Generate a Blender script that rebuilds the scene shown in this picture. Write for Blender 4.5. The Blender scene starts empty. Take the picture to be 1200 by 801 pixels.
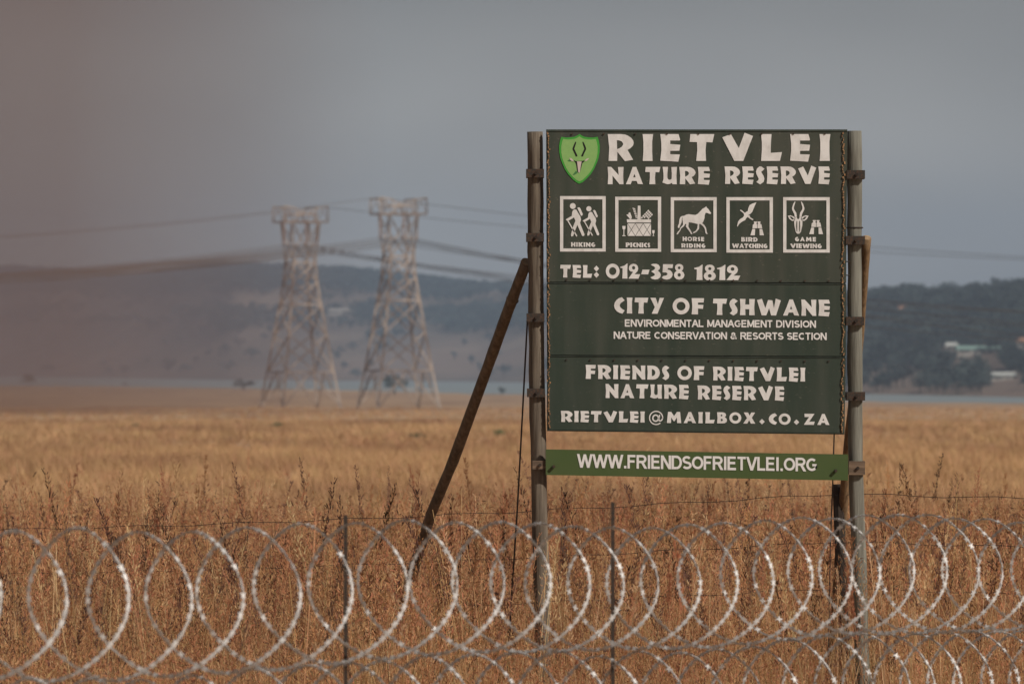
import bpy, bmesh, math, random
import numpy as np
from mathutils import Vector, Matrix, noise
from mathutils.geometry import tessellate_polygon
R = math.radians
random.seed(7); rng = np.random.default_rng(7)
scn = bpy.context.scene
COL = scn.collection

# ------------------------------------------------------------------ camera, sky, sun, exposure
F = 6667.0            # focal length in pixels of a 1200 px wide frame (200 mm lens)
EYE = 2.9             # eye height over the ground at the sign
HOR = 430.0           # pixel row of the horizon
cam = bpy.data.objects.new('camera', bpy.data.cameras.new('camera'))
COL.objects.link(cam); scn.camera = cam
cam.data.lens = 200; cam.data.sensor_width = 36
cam.data.clip_start = 0.1; cam.data.clip_end = 60000
cam.location = (0, 0, EYE)
cam.rotation_euler = (R(90) + math.atan((HOR - 400.5) / F), 0, 0)
cam.data.dof.use_dof = True; cam.data.dof.focus_distance = 46.0; cam.data.dof.aperture_fstop = 4.8

SUN_EL, SUN_AZ = 38.0, 128.0        # azimuth clockwise from +Y (the view direction)
w = bpy.data.worlds.new("World"); scn.world = w; w.use_nodes = True
nt = w.node_tree; nt.nodes.clear()
out = nt.nodes.new('ShaderNodeOutputWorld'); bg = nt.nodes.new('ShaderNodeBackground')
sky = nt.nodes.new('ShaderNodeTexSky'); sky.sky_type = 'NISHITA'; sky.sun_disc = False
sky.sun_elevation = R(SUN_EL); sky.sun_rotation = R(SUN_AZ)
sky.dust_density = 4.0; sky.air_density = 1.0; sky.ozone_density = 1.0; sky.altitude = 1400
hsv = nt.nodes.new('ShaderNodeHueSaturation'); hsv.inputs['Saturation'].default_value = 0.30
tint = nt.nodes.new('ShaderNodeMix'); tint.data_type = 'RGBA'; tint.blend_type = 'MULTIPLY'; tint.inputs[0].default_value = 1
tint.inputs[7].default_value = (1.16, 1.07, 1.00, 1)
# lens vignette put into the sky: darker from the horizon upward, faint broad patches
tc = nt.nodes.new('ShaderNodeTexCoord'); sep = nt.nodes.new('ShaderNodeSeparateXYZ')
mr = nt.nodes.new('ShaderNodeMapRange'); mr.interpolation_type = 'SMOOTHSTEP'
mr.inputs[1].default_value = 0.018; mr.inputs[2].default_value = 0.085; mr.inputs[3].default_value = 1.16; mr.inputs[4].default_value = 0.34
nz = nt.nodes.new('ShaderNodeTexNoise'); nz.inputs['Scale'].default_value = 9; nz.inputs['Detail'].default_value = 2
mp = nt.nodes.new('ShaderNodeMapping'); mp.inputs['Scale'].default_value = (1, 1, 2.2)
mr2 = nt.nodes.new('ShaderNodeMapRange'); mr2.inputs[1].default_value = 0.3; mr2.inputs[2].default_value = 0.7
mr2.inputs[3].default_value = 0.72; mr2.inputs[4].default_value = 1.16
mul = nt.nodes.new('ShaderNodeMath'); mul.operation = 'MULTIPLY'
mul2 = nt.nodes.new('ShaderNodeMath'); mul2.operation = 'MULTIPLY'
SKY_STRENGTH = 0.075
mul2.inputs[1].default_value = SKY_STRENGTH
L = nt.links.new
L(sky.outputs[0], hsv.inputs['Color']); L(hsv.outputs[0], tint.inputs[6]); L(tint.outputs[2], bg.inputs[0])
L(tc.outputs['Generated'], sep.inputs[0]); L(sep.outputs[2], mr.inputs[0])
L(tc.outputs['Generated'], mp.inputs[0]); L(mp.outputs[0], nz.inputs[0]); L(nz.outputs[0], mr2.inputs[0])
L(mr.outputs[0], mul.inputs[0]); L(mr2.outputs[0], mul.inputs[1]); L(mul.outputs[0], mul2.inputs[0]); L(mul2.outputs[0], bg.inputs[1])
L(bg.outputs[0], out.inputs[0])

sun = bpy.data.objects.new('sun', bpy.data.lights.new('sun', 'SUN')); COL.objects.link(sun)
sun.data.energy = 3.2; sun.data.angle = R(0.5); sun.data.color = (1.0, 0.93, 0.84)
sd = Vector((math.sin(R(SUN_AZ)) * math.cos(R(SUN_EL)), math.cos(R(SUN_AZ)) * math.cos(R(SUN_EL)), math.sin(R(SUN_EL))))
sun.rotation_euler = sd.to_track_quat('Z', 'Y').to_euler()
sun.location = (20, -10, 30)
scn.view_settings.view_transform = 'Standard'; scn.view_settings.look = 'None'
scn.view_settings.exposure = 0.20; scn.view_settings.gamma = 1
scn.render.engine = 'CYCLES'
scn.cycles.use_denoising = True
scn.cycles.max_bounces = 6; scn.cycles.volume_bounces = 1; scn.cycles.transparent_max_bounces = 8
scn.cycles.diffuse_bounces = 3; scn.cycles.glossy_bounces = 2
scn.cycles.volume_step_rate = 4

# ------------------------------------------------------------------ helpers
def P(px, py, d):
    return Vector(((px - 600) / F * d, d, EYE - (py - HOR) / F * d))
ORG = {}
def org(p): return ORG.get(p.name, Vector((0, 0, 0))) if p else Vector((0, 0, 0))
def mesh(name, verts, faces, mats=None, fm=None, smooth=False):
    me = bpy.data.meshes.new(name)
    me.from_pydata([tuple(v) for v in verts], [], faces)
    for m in (mats or []): me.materials.append(m)
    if fm is not None: me.polygons.foreach_set('material_index', fm)
    if smooth: me.polygons.foreach_set('use_smooth', [True] * len(me.polygons))
    me.update(); return me
def link(name, me, parent=None, **tags):
    o = bpy.data.objects.new(name, me); COL.objects.link(o)
    if parent: o.parent = parent; ORG[o.name] = ORG[parent.name]
    for k, v in tags.items(): o[k] = v
    return o
def obj(name, mb, mat, parent=None, smooth=False, **tags):
    v, f = mb; g = org(parent)
    return link(name, mesh(name, [Vector(a) - g for a in v], f, [mat], smooth=smooth), parent, **tags)
def thing(name, label, cat, loc, group=None):
    o = bpy.data.objects.new(name, None); COL.objects.link(o); o.location = loc
    ORG[o.name] = Vector(loc); o['label'] = label; o['category'] = cat
    if group: o['group'] = group
    return o
def join(*mbs):
    V, Fc = [], []
    for v, f in mbs:
        n = len(V); V += list(v); Fc += [tuple(i + n for i in q) for q in f]
    return V, Fc
def box(c, s, rot=None):
    v = []
    for x in (-.5, .5):
        for y in (-.5, .5):
            for z in (-.5, .5):
                p = Vector((x * s[0], y * s[1], z * s[2]))
                if rot: p = rot @ p
                v.append(p + Vector(c))
    return v, [(0, 1, 3, 2), (4, 6, 7, 5), (0, 4, 5, 1), (2, 3, 7, 6), (0, 2, 6, 4), (1, 5, 7, 3)]
def tube(pts, rad, n=8, caps=True, jit=0.0):
    pts = [Vector(p) for p in pts]; V, Fc = [], []
    up = None
    for i, p in enumerate(pts):
        t = (pts[min(i + 1, len(pts) - 1)] - pts[max(i - 1, 0)]).normalized()
        if up is None: up = t.orthogonal().normalized()
        a = (up - t * up.dot(t)).normalized(); b = t.cross(a); up = a
        r = rad[i] if hasattr(rad, '__len__') else rad
        for k in range(n):
            an = 2 * math.pi * k / n
            rr = r * (1 + (random.uniform(-jit, jit) if jit else 0))
            V.append(p + a * math.cos(an) * rr + b * math.sin(an) * rr)
    for i in range(len(pts) - 1):
        for k in range(n):
            k2 = (k + 1) % n
            Fc.append((i * n + k, i * n + k2, (i + 1) * n + k2, (i + 1) * n + k))
    if caps: Fc.append(tuple(range(n))[::-1]); Fc.append(tuple((len(pts) - 1) * n + k for k in range(n)))
    return V, Fc
def bar(a, b, wd):
    return tube([a, b], wd * .64, 4)
def interp(x, xs, ys): return float(np.interp(x, xs, ys))
def sstep(a, b, x):
    t = min(1, max(0, (x - a) / (b - a))); return t * t * (3 - 2 * t)

# ------------------------------------------------------------------ materials
def mat(name, col, rough=.8, metal=0, spec=.3, n1=None, bump=None, col2=None, coords='Object', rand=None, trans=0):
    """n1=(scale vector, detail, low, high) mixes col with col2; bump=(scale, strength)"""
    m = bpy.data.materials.new(name); m.use_nodes = True; t = m.node_tree; b = t.nodes['Principled BSDF']
    b.inputs['Base Color'].default_value = (*col, 1); b.inputs['Roughness'].default_value = rough
    b.inputs['Metallic'].default_value = metal; b.inputs['Specular IOR Level'].default_value = spec
    co = t.nodes.new('ShaderNodeTexCoord'); last = None
    if coords == 'Position': geo = t.nodes.new('ShaderNodeNewGeometry')
    if n1:
        mp_ = t.nodes.new('ShaderNodeMapping'); mp_.inputs['Scale'].default_value = n1[0]
        nn = t.nodes.new('ShaderNodeTexNoise'); nn.inputs['Scale'].default_value = 1; nn.inputs['Detail'].default_value = n1[1]
        nn.inputs['Roughness'].default_value = .62
        rr = t.nodes.new('ShaderNodeMapRange'); rr.inputs[1].default_value = n1[2]; rr.inputs[2].default_value = n1[3]
        mx = t.nodes.new('ShaderNodeMix'); mx.data_type = 'RGBA'
        mx.inputs[6].default_value = (*col, 1); mx.inputs[7].default_value = (*col2, 1)
        t.links.new(geo.outputs['Position'] if coords == 'Position' else co.outputs[coords], mp_.inputs[0]); t.links.new(mp_.outputs[0], nn.inputs[0])
        t.links.new(nn.outputs[0], rr.inputs[0]); t.links.new(rr.outputs[0], mx.inputs[0]); last = mx.outputs[2]
    if rand:
        oi = t.nodes.new('ShaderNodeObjectInfo'); h = t.nodes.new('ShaderNodeHueSaturation')
        r1 = t.nodes.new('ShaderNodeMapRange'); r1.inputs[3].default_value = 1 - rand; r1.inputs[4].default_value = 1 + rand
        t.links.new(oi.outputs['Random'], r1.inputs[0]); t.links.new(r1.outputs[0], h.inputs['Value'])
        r2 = t.nodes.new('ShaderNodeMath'); r2.operation = 'MULTIPLY'; r2.inputs[1].default_value = 7.31
        r3 = t.nodes.new('ShaderNodeMath'); r3.operation = 'FRACT'
        r4 = t.nodes.new('ShaderNodeMapRange'); r4.inputs[3].default_value = .485; r4.inputs[4].default_value = .515
        t.links.new(oi.outputs['Random'], r2.inputs[0]); t.links.new(r2.outputs[0], r3.inputs[0]); t.links.new(r3.outputs[0], r4.inputs[0])
        t.links.new(r4.outputs[0], h.inputs['Hue'])
        if last: t.links.new(last, h.inputs['Color'])
        else: h.inputs['Color'].default_value = (*col, 1)
        last = h.outputs[0]
    if last: t.links.new(last, b.inputs['Base Color'])
    if bump:
        nb = t.nodes.new('ShaderNodeTexNoise'); nb.inputs['Scale'].default_value = 1; nb.inputs['Detail'].default_value = 4
        mb = t.nodes.new('ShaderNodeMapping'); mb.inputs['Scale'].default_value = bump[0]
        bp = t.nodes.new('ShaderNodeBump'); bp.inputs['Strength'].default_value = bump[1]; bp.inputs['Distance'].default_value = .01
        t.links.new(co.outputs[coords], mb.inputs[0]); t.links.new(mb.outputs[0], nb.inputs[0])
        t.links.new(nb.outputs[0], bp.inputs['Height']); t.links.new(bp.outputs[0], b.inputs['Normal'])
    if trans:
        tr = t.nodes.new('ShaderNodeBsdfTranslucent'); ms = t.nodes.new('ShaderNodeMixShader'); ms.inputs[0].default_value = trans
        if last: t.links.new(last, tr.inputs[0])
        else: tr.inputs[0].default_value = (*col, 1)
        t.links.new(b.outputs[0], ms.inputs[1]); t.links.new(tr.outputs[0], ms.inputs[2])
        t.links.new(ms.outputs[0], t.nodes['Material Output'].inputs[0])
    return m
M_post = mat('weathered_wood', (.20, .165, .125), .85, n1=((30, 30, 1.6), 6, .35, .62), col2=(.085, .065, .048), bump=((60, 60, 4), .6))
M_post2 = mat('grey_green_wood', (.225, .22, .185), .85, n1=((30, 30, 1.6), 6, .35, .66), col2=(.11, .105, .085), bump=((60, 60, 4), .6))
M_brace = mat('brown_wood', (.21, .155, .105), .8, n1=((26, 26, 2), 6, .35, .65), col2=(.10, .075, .052), bump=((60, 60, 4), .5))
M_brace2 = mat('tan_wood', (.24, .155, .08), .8, n1=((26, 26, 2), 6, .35, .65), col2=(.12, .075, .04), bump=((60, 60, 4), .5))
M_block = mat('clamp_wood', (.22, .15, .10), .85, n1=((4, 20, 40), 5, .35, .65), col2=(.10, .07, .05))
M_cut = mat('sawn_end', (.42, .29, .17), .8, n1=((40, 40, 40), 3, .4, .6), col2=(.3, .2, .12))
def green(name, a, b_, c):
    m = mat(name, a, .62, spec=.25, n1=((2.2, 2.2, 1.1), 7, .34, .68), col2=b_, bump=((2.2, 2.2, 5), .35))
    t = m.node_tree; bsdf = t.nodes['Principled BSDF']; src = bsdf.inputs['Base Color'].links[0].from_socket
    co = t.nodes['Texture Coordinate']
    mp_ = t.nodes.new('ShaderNodeMapping'); mp_.inputs['Scale'].default_value = (7, 7, .8)
    nn = t.nodes.new('ShaderNodeTexNoise'); nn.inputs['Scale'].default_value = 1; nn.inputs['Detail'].default_value = 5
    rr = t.nodes.new('ShaderNodeMapRange'); rr.inputs[1].default_value = .44; rr.inputs[2].default_value = .74; rr.inputs[4].default_value = .75
    mx = t.nodes.new('ShaderNodeMix'); mx.data_type = 'RGBA'; mx.inputs[7].default_value = (*c, 1)
    t.links.new(co.outputs['Object'], mp_.inputs[0]); t.links.new(mp_.outputs[0], nn.inputs[0]); t.links.new(nn.outputs[0], rr.inputs[0])
    t.links.new(rr.outputs[0], mx.inputs[0]); t.links.new(src, mx.inputs[6])
    # scratches and dust specks
    mp3 = t.nodes.new('ShaderNodeMapping'); mp3.inputs['Scale'].default_value = (30, 30, 55)
    n3 = t.nodes.new('ShaderNodeTexNoise'); n3.inputs['Scale'].default_value = 1; n3.inputs['Detail'].default_value = 6
    r3 = t.nodes.new('ShaderNodeMapRange'); r3.inputs[1].default_value = .66; r3.inputs[2].default_value = .74; r3.inputs[4].default_value = .6
    m3 = t.nodes.new('ShaderNodeMix'); m3.data_type = 'RGBA'; m3.inputs[7].default_value = (c[0] * 1.9, c[1] * 1.7, c[2] * 1.7, 1)
    t.links.new(co.outputs['Object'], mp3.inputs[0]); t.links.new(mp3.outputs[0], n3.inputs[0]); t.links.new(n3.outputs[0], r3.inputs[0])
    t.links.new(r3.outputs[0], m3.inputs[0]); t.links.new(mx.outputs[2], m3.inputs[6])
    t.links.new(m3.outputs[2], bsdf.inputs['Base Color']); return m
M_board = green('dark_green_paint', (.040, .053, .040), (.056, .064, .048), (.088, .088, .072))
M_board2 = green('darker_green_paint', (.031, .047, .035), (.044, .056, .042), (.07, .078, .062))
M_www = mat('olive_green_paint', (.062, .098, .030), .55, n1=((3, 3, 3), 5, .35, .7), col2=(.075, .105, .036))
M_white = mat('white_lettering', (.76, .745, .73), .7, n1=((14, 14, 9), 6, .42, .72), col2=(.60, .58, .56))
M_whiteb = mat('bright_white_lettering', (.76, .745, .73), .7)
M_lime = mat('lime_print', (.26, .47, .15), .6, n1=((30, 30, 30), 4, .3, .7), col2=(.23, .43, .135))
M_limed = mat('bright_green_print', (.055, .34, .045), .6)
M_ink = mat('black_print', (.012, .012, .011), .6)
M_inkg = mat('dark_green_print', (.06, .2, .06), .6)
M_pale = mat('pale_skull_print', (.60, .50, .47), .6)
M_rust = mat('rust_steel', (.040, .034, .028), .8, n1=((60, 60, 60), 4, .45, .68), col2=(.095, .05, .03))
M_seam = mat('bare_metal_edge', (.10, .125, .11), .6, n1=((9, 20, 20), 3, .35, .65), col2=(.05, .065, .052))
M_lace = mat('frayed_rope', (.44, .26, .13), .9, n1=((60, 60, 60), 2, .4, .6), col2=(.2, .11, .06))
M_black = mat('creosoted_wood', (.022, .016, .013), .85, n1=((30, 30, 3), 5, .35, .65), col2=(.05, .035, .025))
M_wire = mat('dark_wire', (.05, .04, .035), .7)
M_galv = mat('galvanised_razor_wire', (.74, .73, .72), .55, metal=.15, spec=.6, n1=((30, 30, 30), 4, .35, .65), col2=(.62, .60, .58))
M_core = mat('galvanised_core', (.68, .67, .66), .5, metal=.2, spec=.5, n1=((12, 12, 12), 4, .35, .65), col2=(.46, .44, .42))
M_lattice = mat('rusty_lattice_steel', (.15, .11, .09), .75, n1=((.12, .12, .12), 3, .42, .6), col2=(.46, .385, .33))
M_cond = mat('conductor', (.11, .10, .10), .6)
M_ins = mat('insulator_glass', (.30, .22, .19), .4)
M_straw = mat('straw', (.62, .39, .19), .8, rand=.25, trans=.4, n1=((.5, .2, .1), 5, .38, .62), col2=(.46, .26, .13), coords='Position')
M_pstraw = mat('pale_straw', (.70, .50, .28), .8, rand=.18, trans=.4)
M_red = mat('red_grass_heads', (.56, .27, .135), .85, rand=.25, trans=.4, n1=((.5, .2, .1), 5, .38, .62), col2=(.42, .19, .095), coords='Position')
M_dkh = mat('dark_seed_heads', (.085, .04, .028), .9, rand=.3)
M_grn = mat('green_blades', (.135, .14, .05), .8, rand=.25, trans=.25)
M_gold = mat('golden_grass', (.64, .41, .215), .85, rand=.16, trans=.3, n1=((.05, .014, .1), 6, .42, .60), col2=(.44, .26, .14), coords='Position')
M_leaf = mat('veld_leaves', (.042, .060, .056), .8, rand=.35, trans=.15)  # bluish cast in the leaf colour adds to the look of haze
M_shrub = mat('shrub_leaves', (.10, .115, .045), .8, rand=.3, trans=.15)
M_bark = mat('bark', (.09, .07, .055), .9, n1=((6, 6, 2), 4, .35, .65), col2=(.05, .04, .03))
M_wall = mat('plaster', (.40, .38, .35), .9, n1=((.4, .4, .4), 3, .35, .65), col2=(.33, .30, .27))
M_roofg = mat('green_roof_sheet', (.28, .42, .37), .6, n1=((.3, .3, .3), 3, .35, .65), col2=(.2, .32, .29))
M_roofw = mat('pale_roof_sheet', (.50, .52, .50), .6)
M_rooft = mat('terracotta_roof', (.45, .24, .15), .8)
M_win = mat('window_glass', (.04, .05, .06), .2)

# ------------------------------------------------------------------ ground, lake, hills
NX = [-900, 0, 275, 560, 1010, 1200, 2600]
NEAR = [3100, 2727, 2400, 1875, 1463, 1364, 1250]
FAR = [6300, 5455, 3900, 3500, 1900, 1690, 1500]
WATER = -6.1
def pxof(x, y): return 600 + F * x / max(y, 1)
def near_shore(px): return interp(px, NX, NEAR)
def far_shore(px): return interp(px, NX, FAR)
def ground_z(x, y):
    h = 1.3 * (1 - sstep(11, 23, y))
    h += interp(y, [80, 1100, 1400, 2800], [0, -5.0, -5.75, -5.85])
    if y > 60:
        h += .10 * noise.noise(Vector((x * .03, y * .012, 0))) * sstep(60, 120, y)
    px = pxof(x, y); ns = near_shore(px) + 40 * noise.noise(Vector((px * .006, 3, 1)))
    if y > 1200: h -= 3.0 * sstep(ns - 15, ns + 60, y)
    return h
def ground_hit(px, py):
    lo = 25
    d = lo
    while d < 3000:
        p = P(px, py, d)
        if p.z <= ground_z(p.x, d): return p
        d *= 1.004
    return P(px, py, 3000)
M_ground = mat('dry_grassland', (.41, .265, .16), .95, n1=((.02, .006, .1), 8, .36, .64), col2=(.56, .375, .215), coords='Object')
t = M_ground.node_tree; bsdf = t.nodes['Principled BSDF']; src = bsdf.inputs['Base Color'].links[0].from_socket
co = t.nodes['Texture Coordinate']
def layer(t, src, scale, detail, lo, hi, col, amt):
    mp_ = t.nodes.new('ShaderNodeMapping'); mp_.inputs['Scale'].default_value = scale
    nn = t.nodes.new('ShaderNodeTexNoise'); nn.inputs['Scale'].default_value = 1; nn.inputs['Detail'].default_value = detail
    rr = t.nodes.new('ShaderNodeMapRange'); rr.inputs[1].default_value = lo; rr.inputs[2].default_value = hi; rr.inputs[4].default_value = amt
    mx = t.nodes.new('ShaderNodeMix'); mx.data_type = 'RGBA'; mx.inputs[7].default_value = (*col, 1)
    t.links.new(t.nodes['Texture Coordinate'].outputs['Object'], mp_.inputs[0]); t.links.new(mp_.outputs[0], nn.inputs[0])
    t.links.new(nn.outputs[0], rr.inputs[0]); t.links.new(rr.outputs[0], mx.inputs[0]); t.links.new(src, mx.inputs[6])
    return mx.outputs[2]
s2 = layer(t, src, (.05, .012, .1), 6, .53, .66, (.22, .13, .075), .75)
s2 = layer(t, s2, (.03, .02, .1), 5, .62, .75, (.15, .14, .06), .35)
# beyond the pylons the veld turns browner
sp = t.nodes.new('ShaderNodeSeparateXYZ'); rr = t.nodes.new('ShaderNodeMapRange'); rr.inputs[1].default_value = 1080; rr.inputs[2].default_value = 1180; rr.inputs[4].default_value = .4
mx = t.nodes.new('ShaderNodeMix'); mx.data_type = 'RGBA'; mx.inputs[7].default_value = (.23, .135, .085, 1)
t.links.new(co.outputs['Object'], sp.inputs[0]); t.links.new(sp.outputs[1], rr.inputs[0]); t.links.new(rr.outputs[0], mx.inputs[0])
t.links.new(s2, mx.inputs[6]); t.links.new(mx.outputs[2], bsdf.inputs['Base Color'])

ays = np.concatenate([[-30, -10, 0, 6, 10], np.linspace(11, 24, 8), [32, 45, 60, 80, 100, 130, 170, 220, 280, 350, 430, 520, 630, 750, 880, 1000, 1100, 1200],
                      np.linspace(1250, 3400, 70), [4500, 7000, 9500]])
aas = np.concatenate([np.linspace(-1.6, -.16, 14)[:-1], np.linspace(-.16, .16, 90), np.linspace(.16, 1.6, 14)[1:]])
V, Fc = [], []
for y in ays:
    for a in aas:
        x = a * (max(y, 0) + 25); V.append((x, y, ground_z(x, y)))
n = len(aas)
for i in range(len(ays) - 1):
    for j in range(n - 1): Fc.append((i * n + j, i * n + j + 1, (i + 1) * n + j + 1, (i + 1) * n + j))
obj('ground', (V, Fc), M_ground, smooth=True, kind='structure')

M_water = mat('lake_water', (.22, .26, .27), .5, spec=.8, n1=((.004, .02, .1), 3, .35, .65), col2=(.26, .30, .31))
obj('lake', ([(-5000, 1150, WATER), (4000, 1150, WATER), (7000, 9000, WATER), (-7000, 9000, WATER)], [(0, 1, 2, 3)]), M_water, kind='structure')

CX = [-900, -300, 0, 60, 120, 155, 190, 215, 245, 290, 350, 420, 500, 540, 620, 800, 1010, 1060, 1110, 1150, 1200, 1500, 2600]
CY = [312, 314, 317, 320, 326, 328, 323, 318, 314, 316, 320, 323, 332, 338, 343, 352, 358, 352, 356, 352, 348, 335, 330]
def hill_geo(px):
    f = far_shore(px); return f, f * 1.28 + 500
def hill_z(px, y):
    f, c = hill_geo(px); t_ = (y - f) / (c - f)
    zc = EYE + (HOR - interp(px, CX, CY)) / F * c
    x = (px - 600) / F * y
    nz_ = noise.fractal(Vector((x * .0022, y * .0016, 4)), 1, 2, 5)
    if t_ <= 0: return WATER - 1.5
    if t_ < 1: s = t_ ** 1.25 * (1 - .10 * math.sin(t_ * math.pi * 2))
    else: s = 1 - (t_ - 1) * .55
    env = math.sin(min(t_, 1) * math.pi) if t_ < 1 else 0
    return WATER + (zc - WATER) * s + nz_ * 7 * env + .4
hx = np.concatenate([np.linspace(-3500, -200, 24)[:-1], np.linspace(-200, 1400, 170), np.linspace(1400, 4500, 20)[1:]])
ht = np.concatenate([[-.03], np.linspace(0.0, 1.0, 60), np.linspace(1.02, 1.9, 12)])
V, Fc = [], []
for t_ in ht:
    for px in hx:
        f, c = hill_geo(px); y = f + t_ * (c - f); V.append(((px - 600) / F * y, y, hill_z(px, y)))
n = len(hx)
for i in range(len(ht) - 1):
    for j in range(n - 1): Fc.append((i * n + j, i * n + j + 1, (i + 1) * n + j + 1, (i + 1) * n + j))
M_hill = mat('hill_veld', (.22, .155, .12), .95, n1=((.004, .0022, .01), 7, .38, .62), col2=(.13, .10, .08))
t = M_hill.node_tree; b_ = t.nodes['Principled BSDF']; s_ = b_.inputs['Base Color'].links[0].from_socket
s_ = layer(t, s_, (.012, .003, .02), 5, .58, .70, (.33, .25, .19), .5)
s_ = layer(t, s_, (.006, .002, .02), 6, .56, .68, (.055, .06, .04), .7)
t.links.new(s_, b_.inputs['Base Color'])
obj('hills', (V, Fc), M_hill, smooth=True, kind='structure')

# ------------------------------------------------------------------ scattering (uncountable growth only)
def scatter(name, sources, pts, rots, scl, idx, **tags):
    c = bpy.data.collections.new(name + '_sources')
    for i, me in enumerate(sources):
        o = bpy.data.objects.new('%s_source_%02d' % (name, i), me); c.objects.link(o)
    me = bpy.data.meshes.new(name); me.vertices.add(len(pts)); me.vertices.foreach_set('co', np.asarray(pts, 'f').ravel())
    a = me.attributes.new('rot', 'FLOAT_VECTOR', 'POINT'); a.data.foreach_set('vector', np.asarray(rots, 'f').ravel())
    a = me.attributes.new('scl', 'FLOAT_VECTOR', 'POINT'); a.data.foreach_set('vector', np.asarray(scl, 'f').ravel())
    a = me.attributes.new('idx', 'INT', 'POINT'); a.data.foreach_set('value', np.asarray(idx, 'i'))
    o = link(name, me, None, kind='stuff', **tags)
    g = bpy.data.node_groups.new(name + '_nodes', 'GeometryNodeTree')
    g.interface.new_socket('Geometry', in_out='INPUT', socket_type='NodeSocketGeometry')
    g.interface.new_socket('Geometry', in_out='OUTPUT', socket_type='NodeSocketGeometry')
    gi = g.nodes.new('NodeGroupInput'); go = g.nodes.new('NodeGroupOutput')
    ip = g.nodes.new('GeometryNodeInstanceOnPoints'); ci = g.nodes.new('GeometryNodeCollectionInfo')
    ci.inputs['Collection'].default_value = c; ci.inputs['Separate Children'].default_value = True; ci.inputs['Reset Children'].default_value = True
    def na(nm, ty):
        x = g.nodes.new('GeometryNodeInputNamedAttribute'); x.data_type = ty; x.inputs[0].default_value = nm; return x.outputs[0]
    g.links.new(gi.outputs[0], ip.inputs['Points']); g.links.new(ci.outputs[0], ip.inputs['Instance'])
    ip.inputs['Pick Instance'].default_value = True
    g.links.new(na('idx', 'INT'), ip.inputs['Instance Index'])
    e2r = g.nodes.new('FunctionNodeEulerToRotation'); g.links.new(na('rot', 'FLOAT_VECTOR'), e2r.inputs[0])
    g.links.new(e2r.outputs[0], ip.inputs['Rotation']); g.links.new(na('scl', 'FLOAT_VECTOR'), ip.inputs['Scale'])
    g.links.new(ip.outputs[0], go.inputs[0])
    md = o.modifiers.new('scatter', 'NODES'); md.node_group = g
    return o

def blob_tree(seed, leaves=170, h=1.0, wide=.62, trunk=True):
    """unit tree, height 1: tapered trunk and limbs, crown of leaf-clump faces. returns crown, wood"""
    r = random.Random(seed)
    V, Fc = [], []
    cl = []
    for k in range(r.randint(7, 10)):
        a = r.uniform(0, 6.28); rr = r.uniform(.05, wide * .62)
        cl.append((math.cos(a) * rr, math.sin(a) * rr, r.uniform(.42, .82), r.uniform(.13, .22)))
    for i in range(leaves):
        cx, cy, cz, cr = r.choice(cl)
        d = Vector((r.gauss(0, 1), r.gauss(0, 1), r.gauss(0, .8))).normalized() * cr * r.uniform(.5, 1.05)
        p = Vector((cx, cy, cz)) + d
        s = r.uniform(.035, .075)
        u = Vector((r.gauss(0, 1), r.gauss(0, 1), r.gauss(0, 1))).normalized(); v = u.orthogonal().normalized()
        n0 = len(V); V += [p + u * s, p + v * s * .7, p - u * s, p - v * s * .7]; Fc.append((n0, n0 + 1, n0 + 2, n0 + 3))
    wood = [tube([(0, 0, -.05), (.01, 0, .25), (0, .01, .5)], [.035, .026, .018], 5)]
    for cx, cy, cz, cr in cl[:6]:
        wood.append(tube([(0, 0, .28 + r.uniform(0, .1)), (cx * .55, cy * .55, cz * .75), (cx, cy, cz)], [.018, .012, .005], 4))
    return (V, Fc), join(*wood)
tree_sources = []
for k in range(6):
    c_, w_ = blob_tree(50 + k, 150)
    v, f = join(c_, w_)
    tree_sources.append(mesh('wood_tree_%d' % k, v, f, [M_leaf, M_bark], [0] * len(c_[1]) + [1] * len(w_[1])))
CLEAR = [(1103, 1127, 409, 428), (1116, 1176, 412, 436), (1187, 1215, 404, 424), (1150, 1200, 440, 470), (1049, 1067, 363, 380), (380, 416, 366, 380), (1030, 1085, 434, 446), (1095, 1150, 425, 431)]
pts, rots, scl, idx = [], [], [], []
tries = 0
while tries < 42000:
    tries += 1
    px = random.uniform(-350, 1550); t_ = random.uniform(0.02, 1.12)
    f, c = hill_geo(px); y = f + t_ * (c - f); z = hill_z(px, y); x = (px - 600) / F * y
    py = HOR + (EYE - z) / y * F
    nn = noise.noise(Vector((px * .010, py * .09, 2))) + .5 * noise.noise(Vector((px * .04, py * .16, 5)))
    if px < 640:
        dens = .95 if py + 14 * nn < 345 else (.6 if 364 < py + 10 * nn < 386 and (px > 210 or nn > .1) else (.10 if py < 400 and nn > .2 else .008))
        s = random.uniform(6, 10.5)
    else:
        k = sstep(640, 760, px)
        dens = .8 * k if t_ > .22 else (.35 if nn > -.05 else .04)
        if t_ < .8 and nn > .28: dens *= .12
        s = random.uniform(4.0, 8.5) * (1 if random.random() > .08 else 1.35)
    if any(a <= px <= b and c0 <= py <= c1 for a, b, c0, c1 in CLEAR): continue
    if random.random() > dens: continue
    pts.append((x, y, z - .3)); rots.append((0, 0, random.uniform(0, 6.28))); q = s * random.uniform(1.0, 1.5); scl.append((q, q, s)); idx.append(random.randrange(6))
scatter('hillside_woods', tree_sources, pts, rots, scl, idx, label='dark bushveld trees massed over the blue hazy hills beyond the lake', category='woods')

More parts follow.
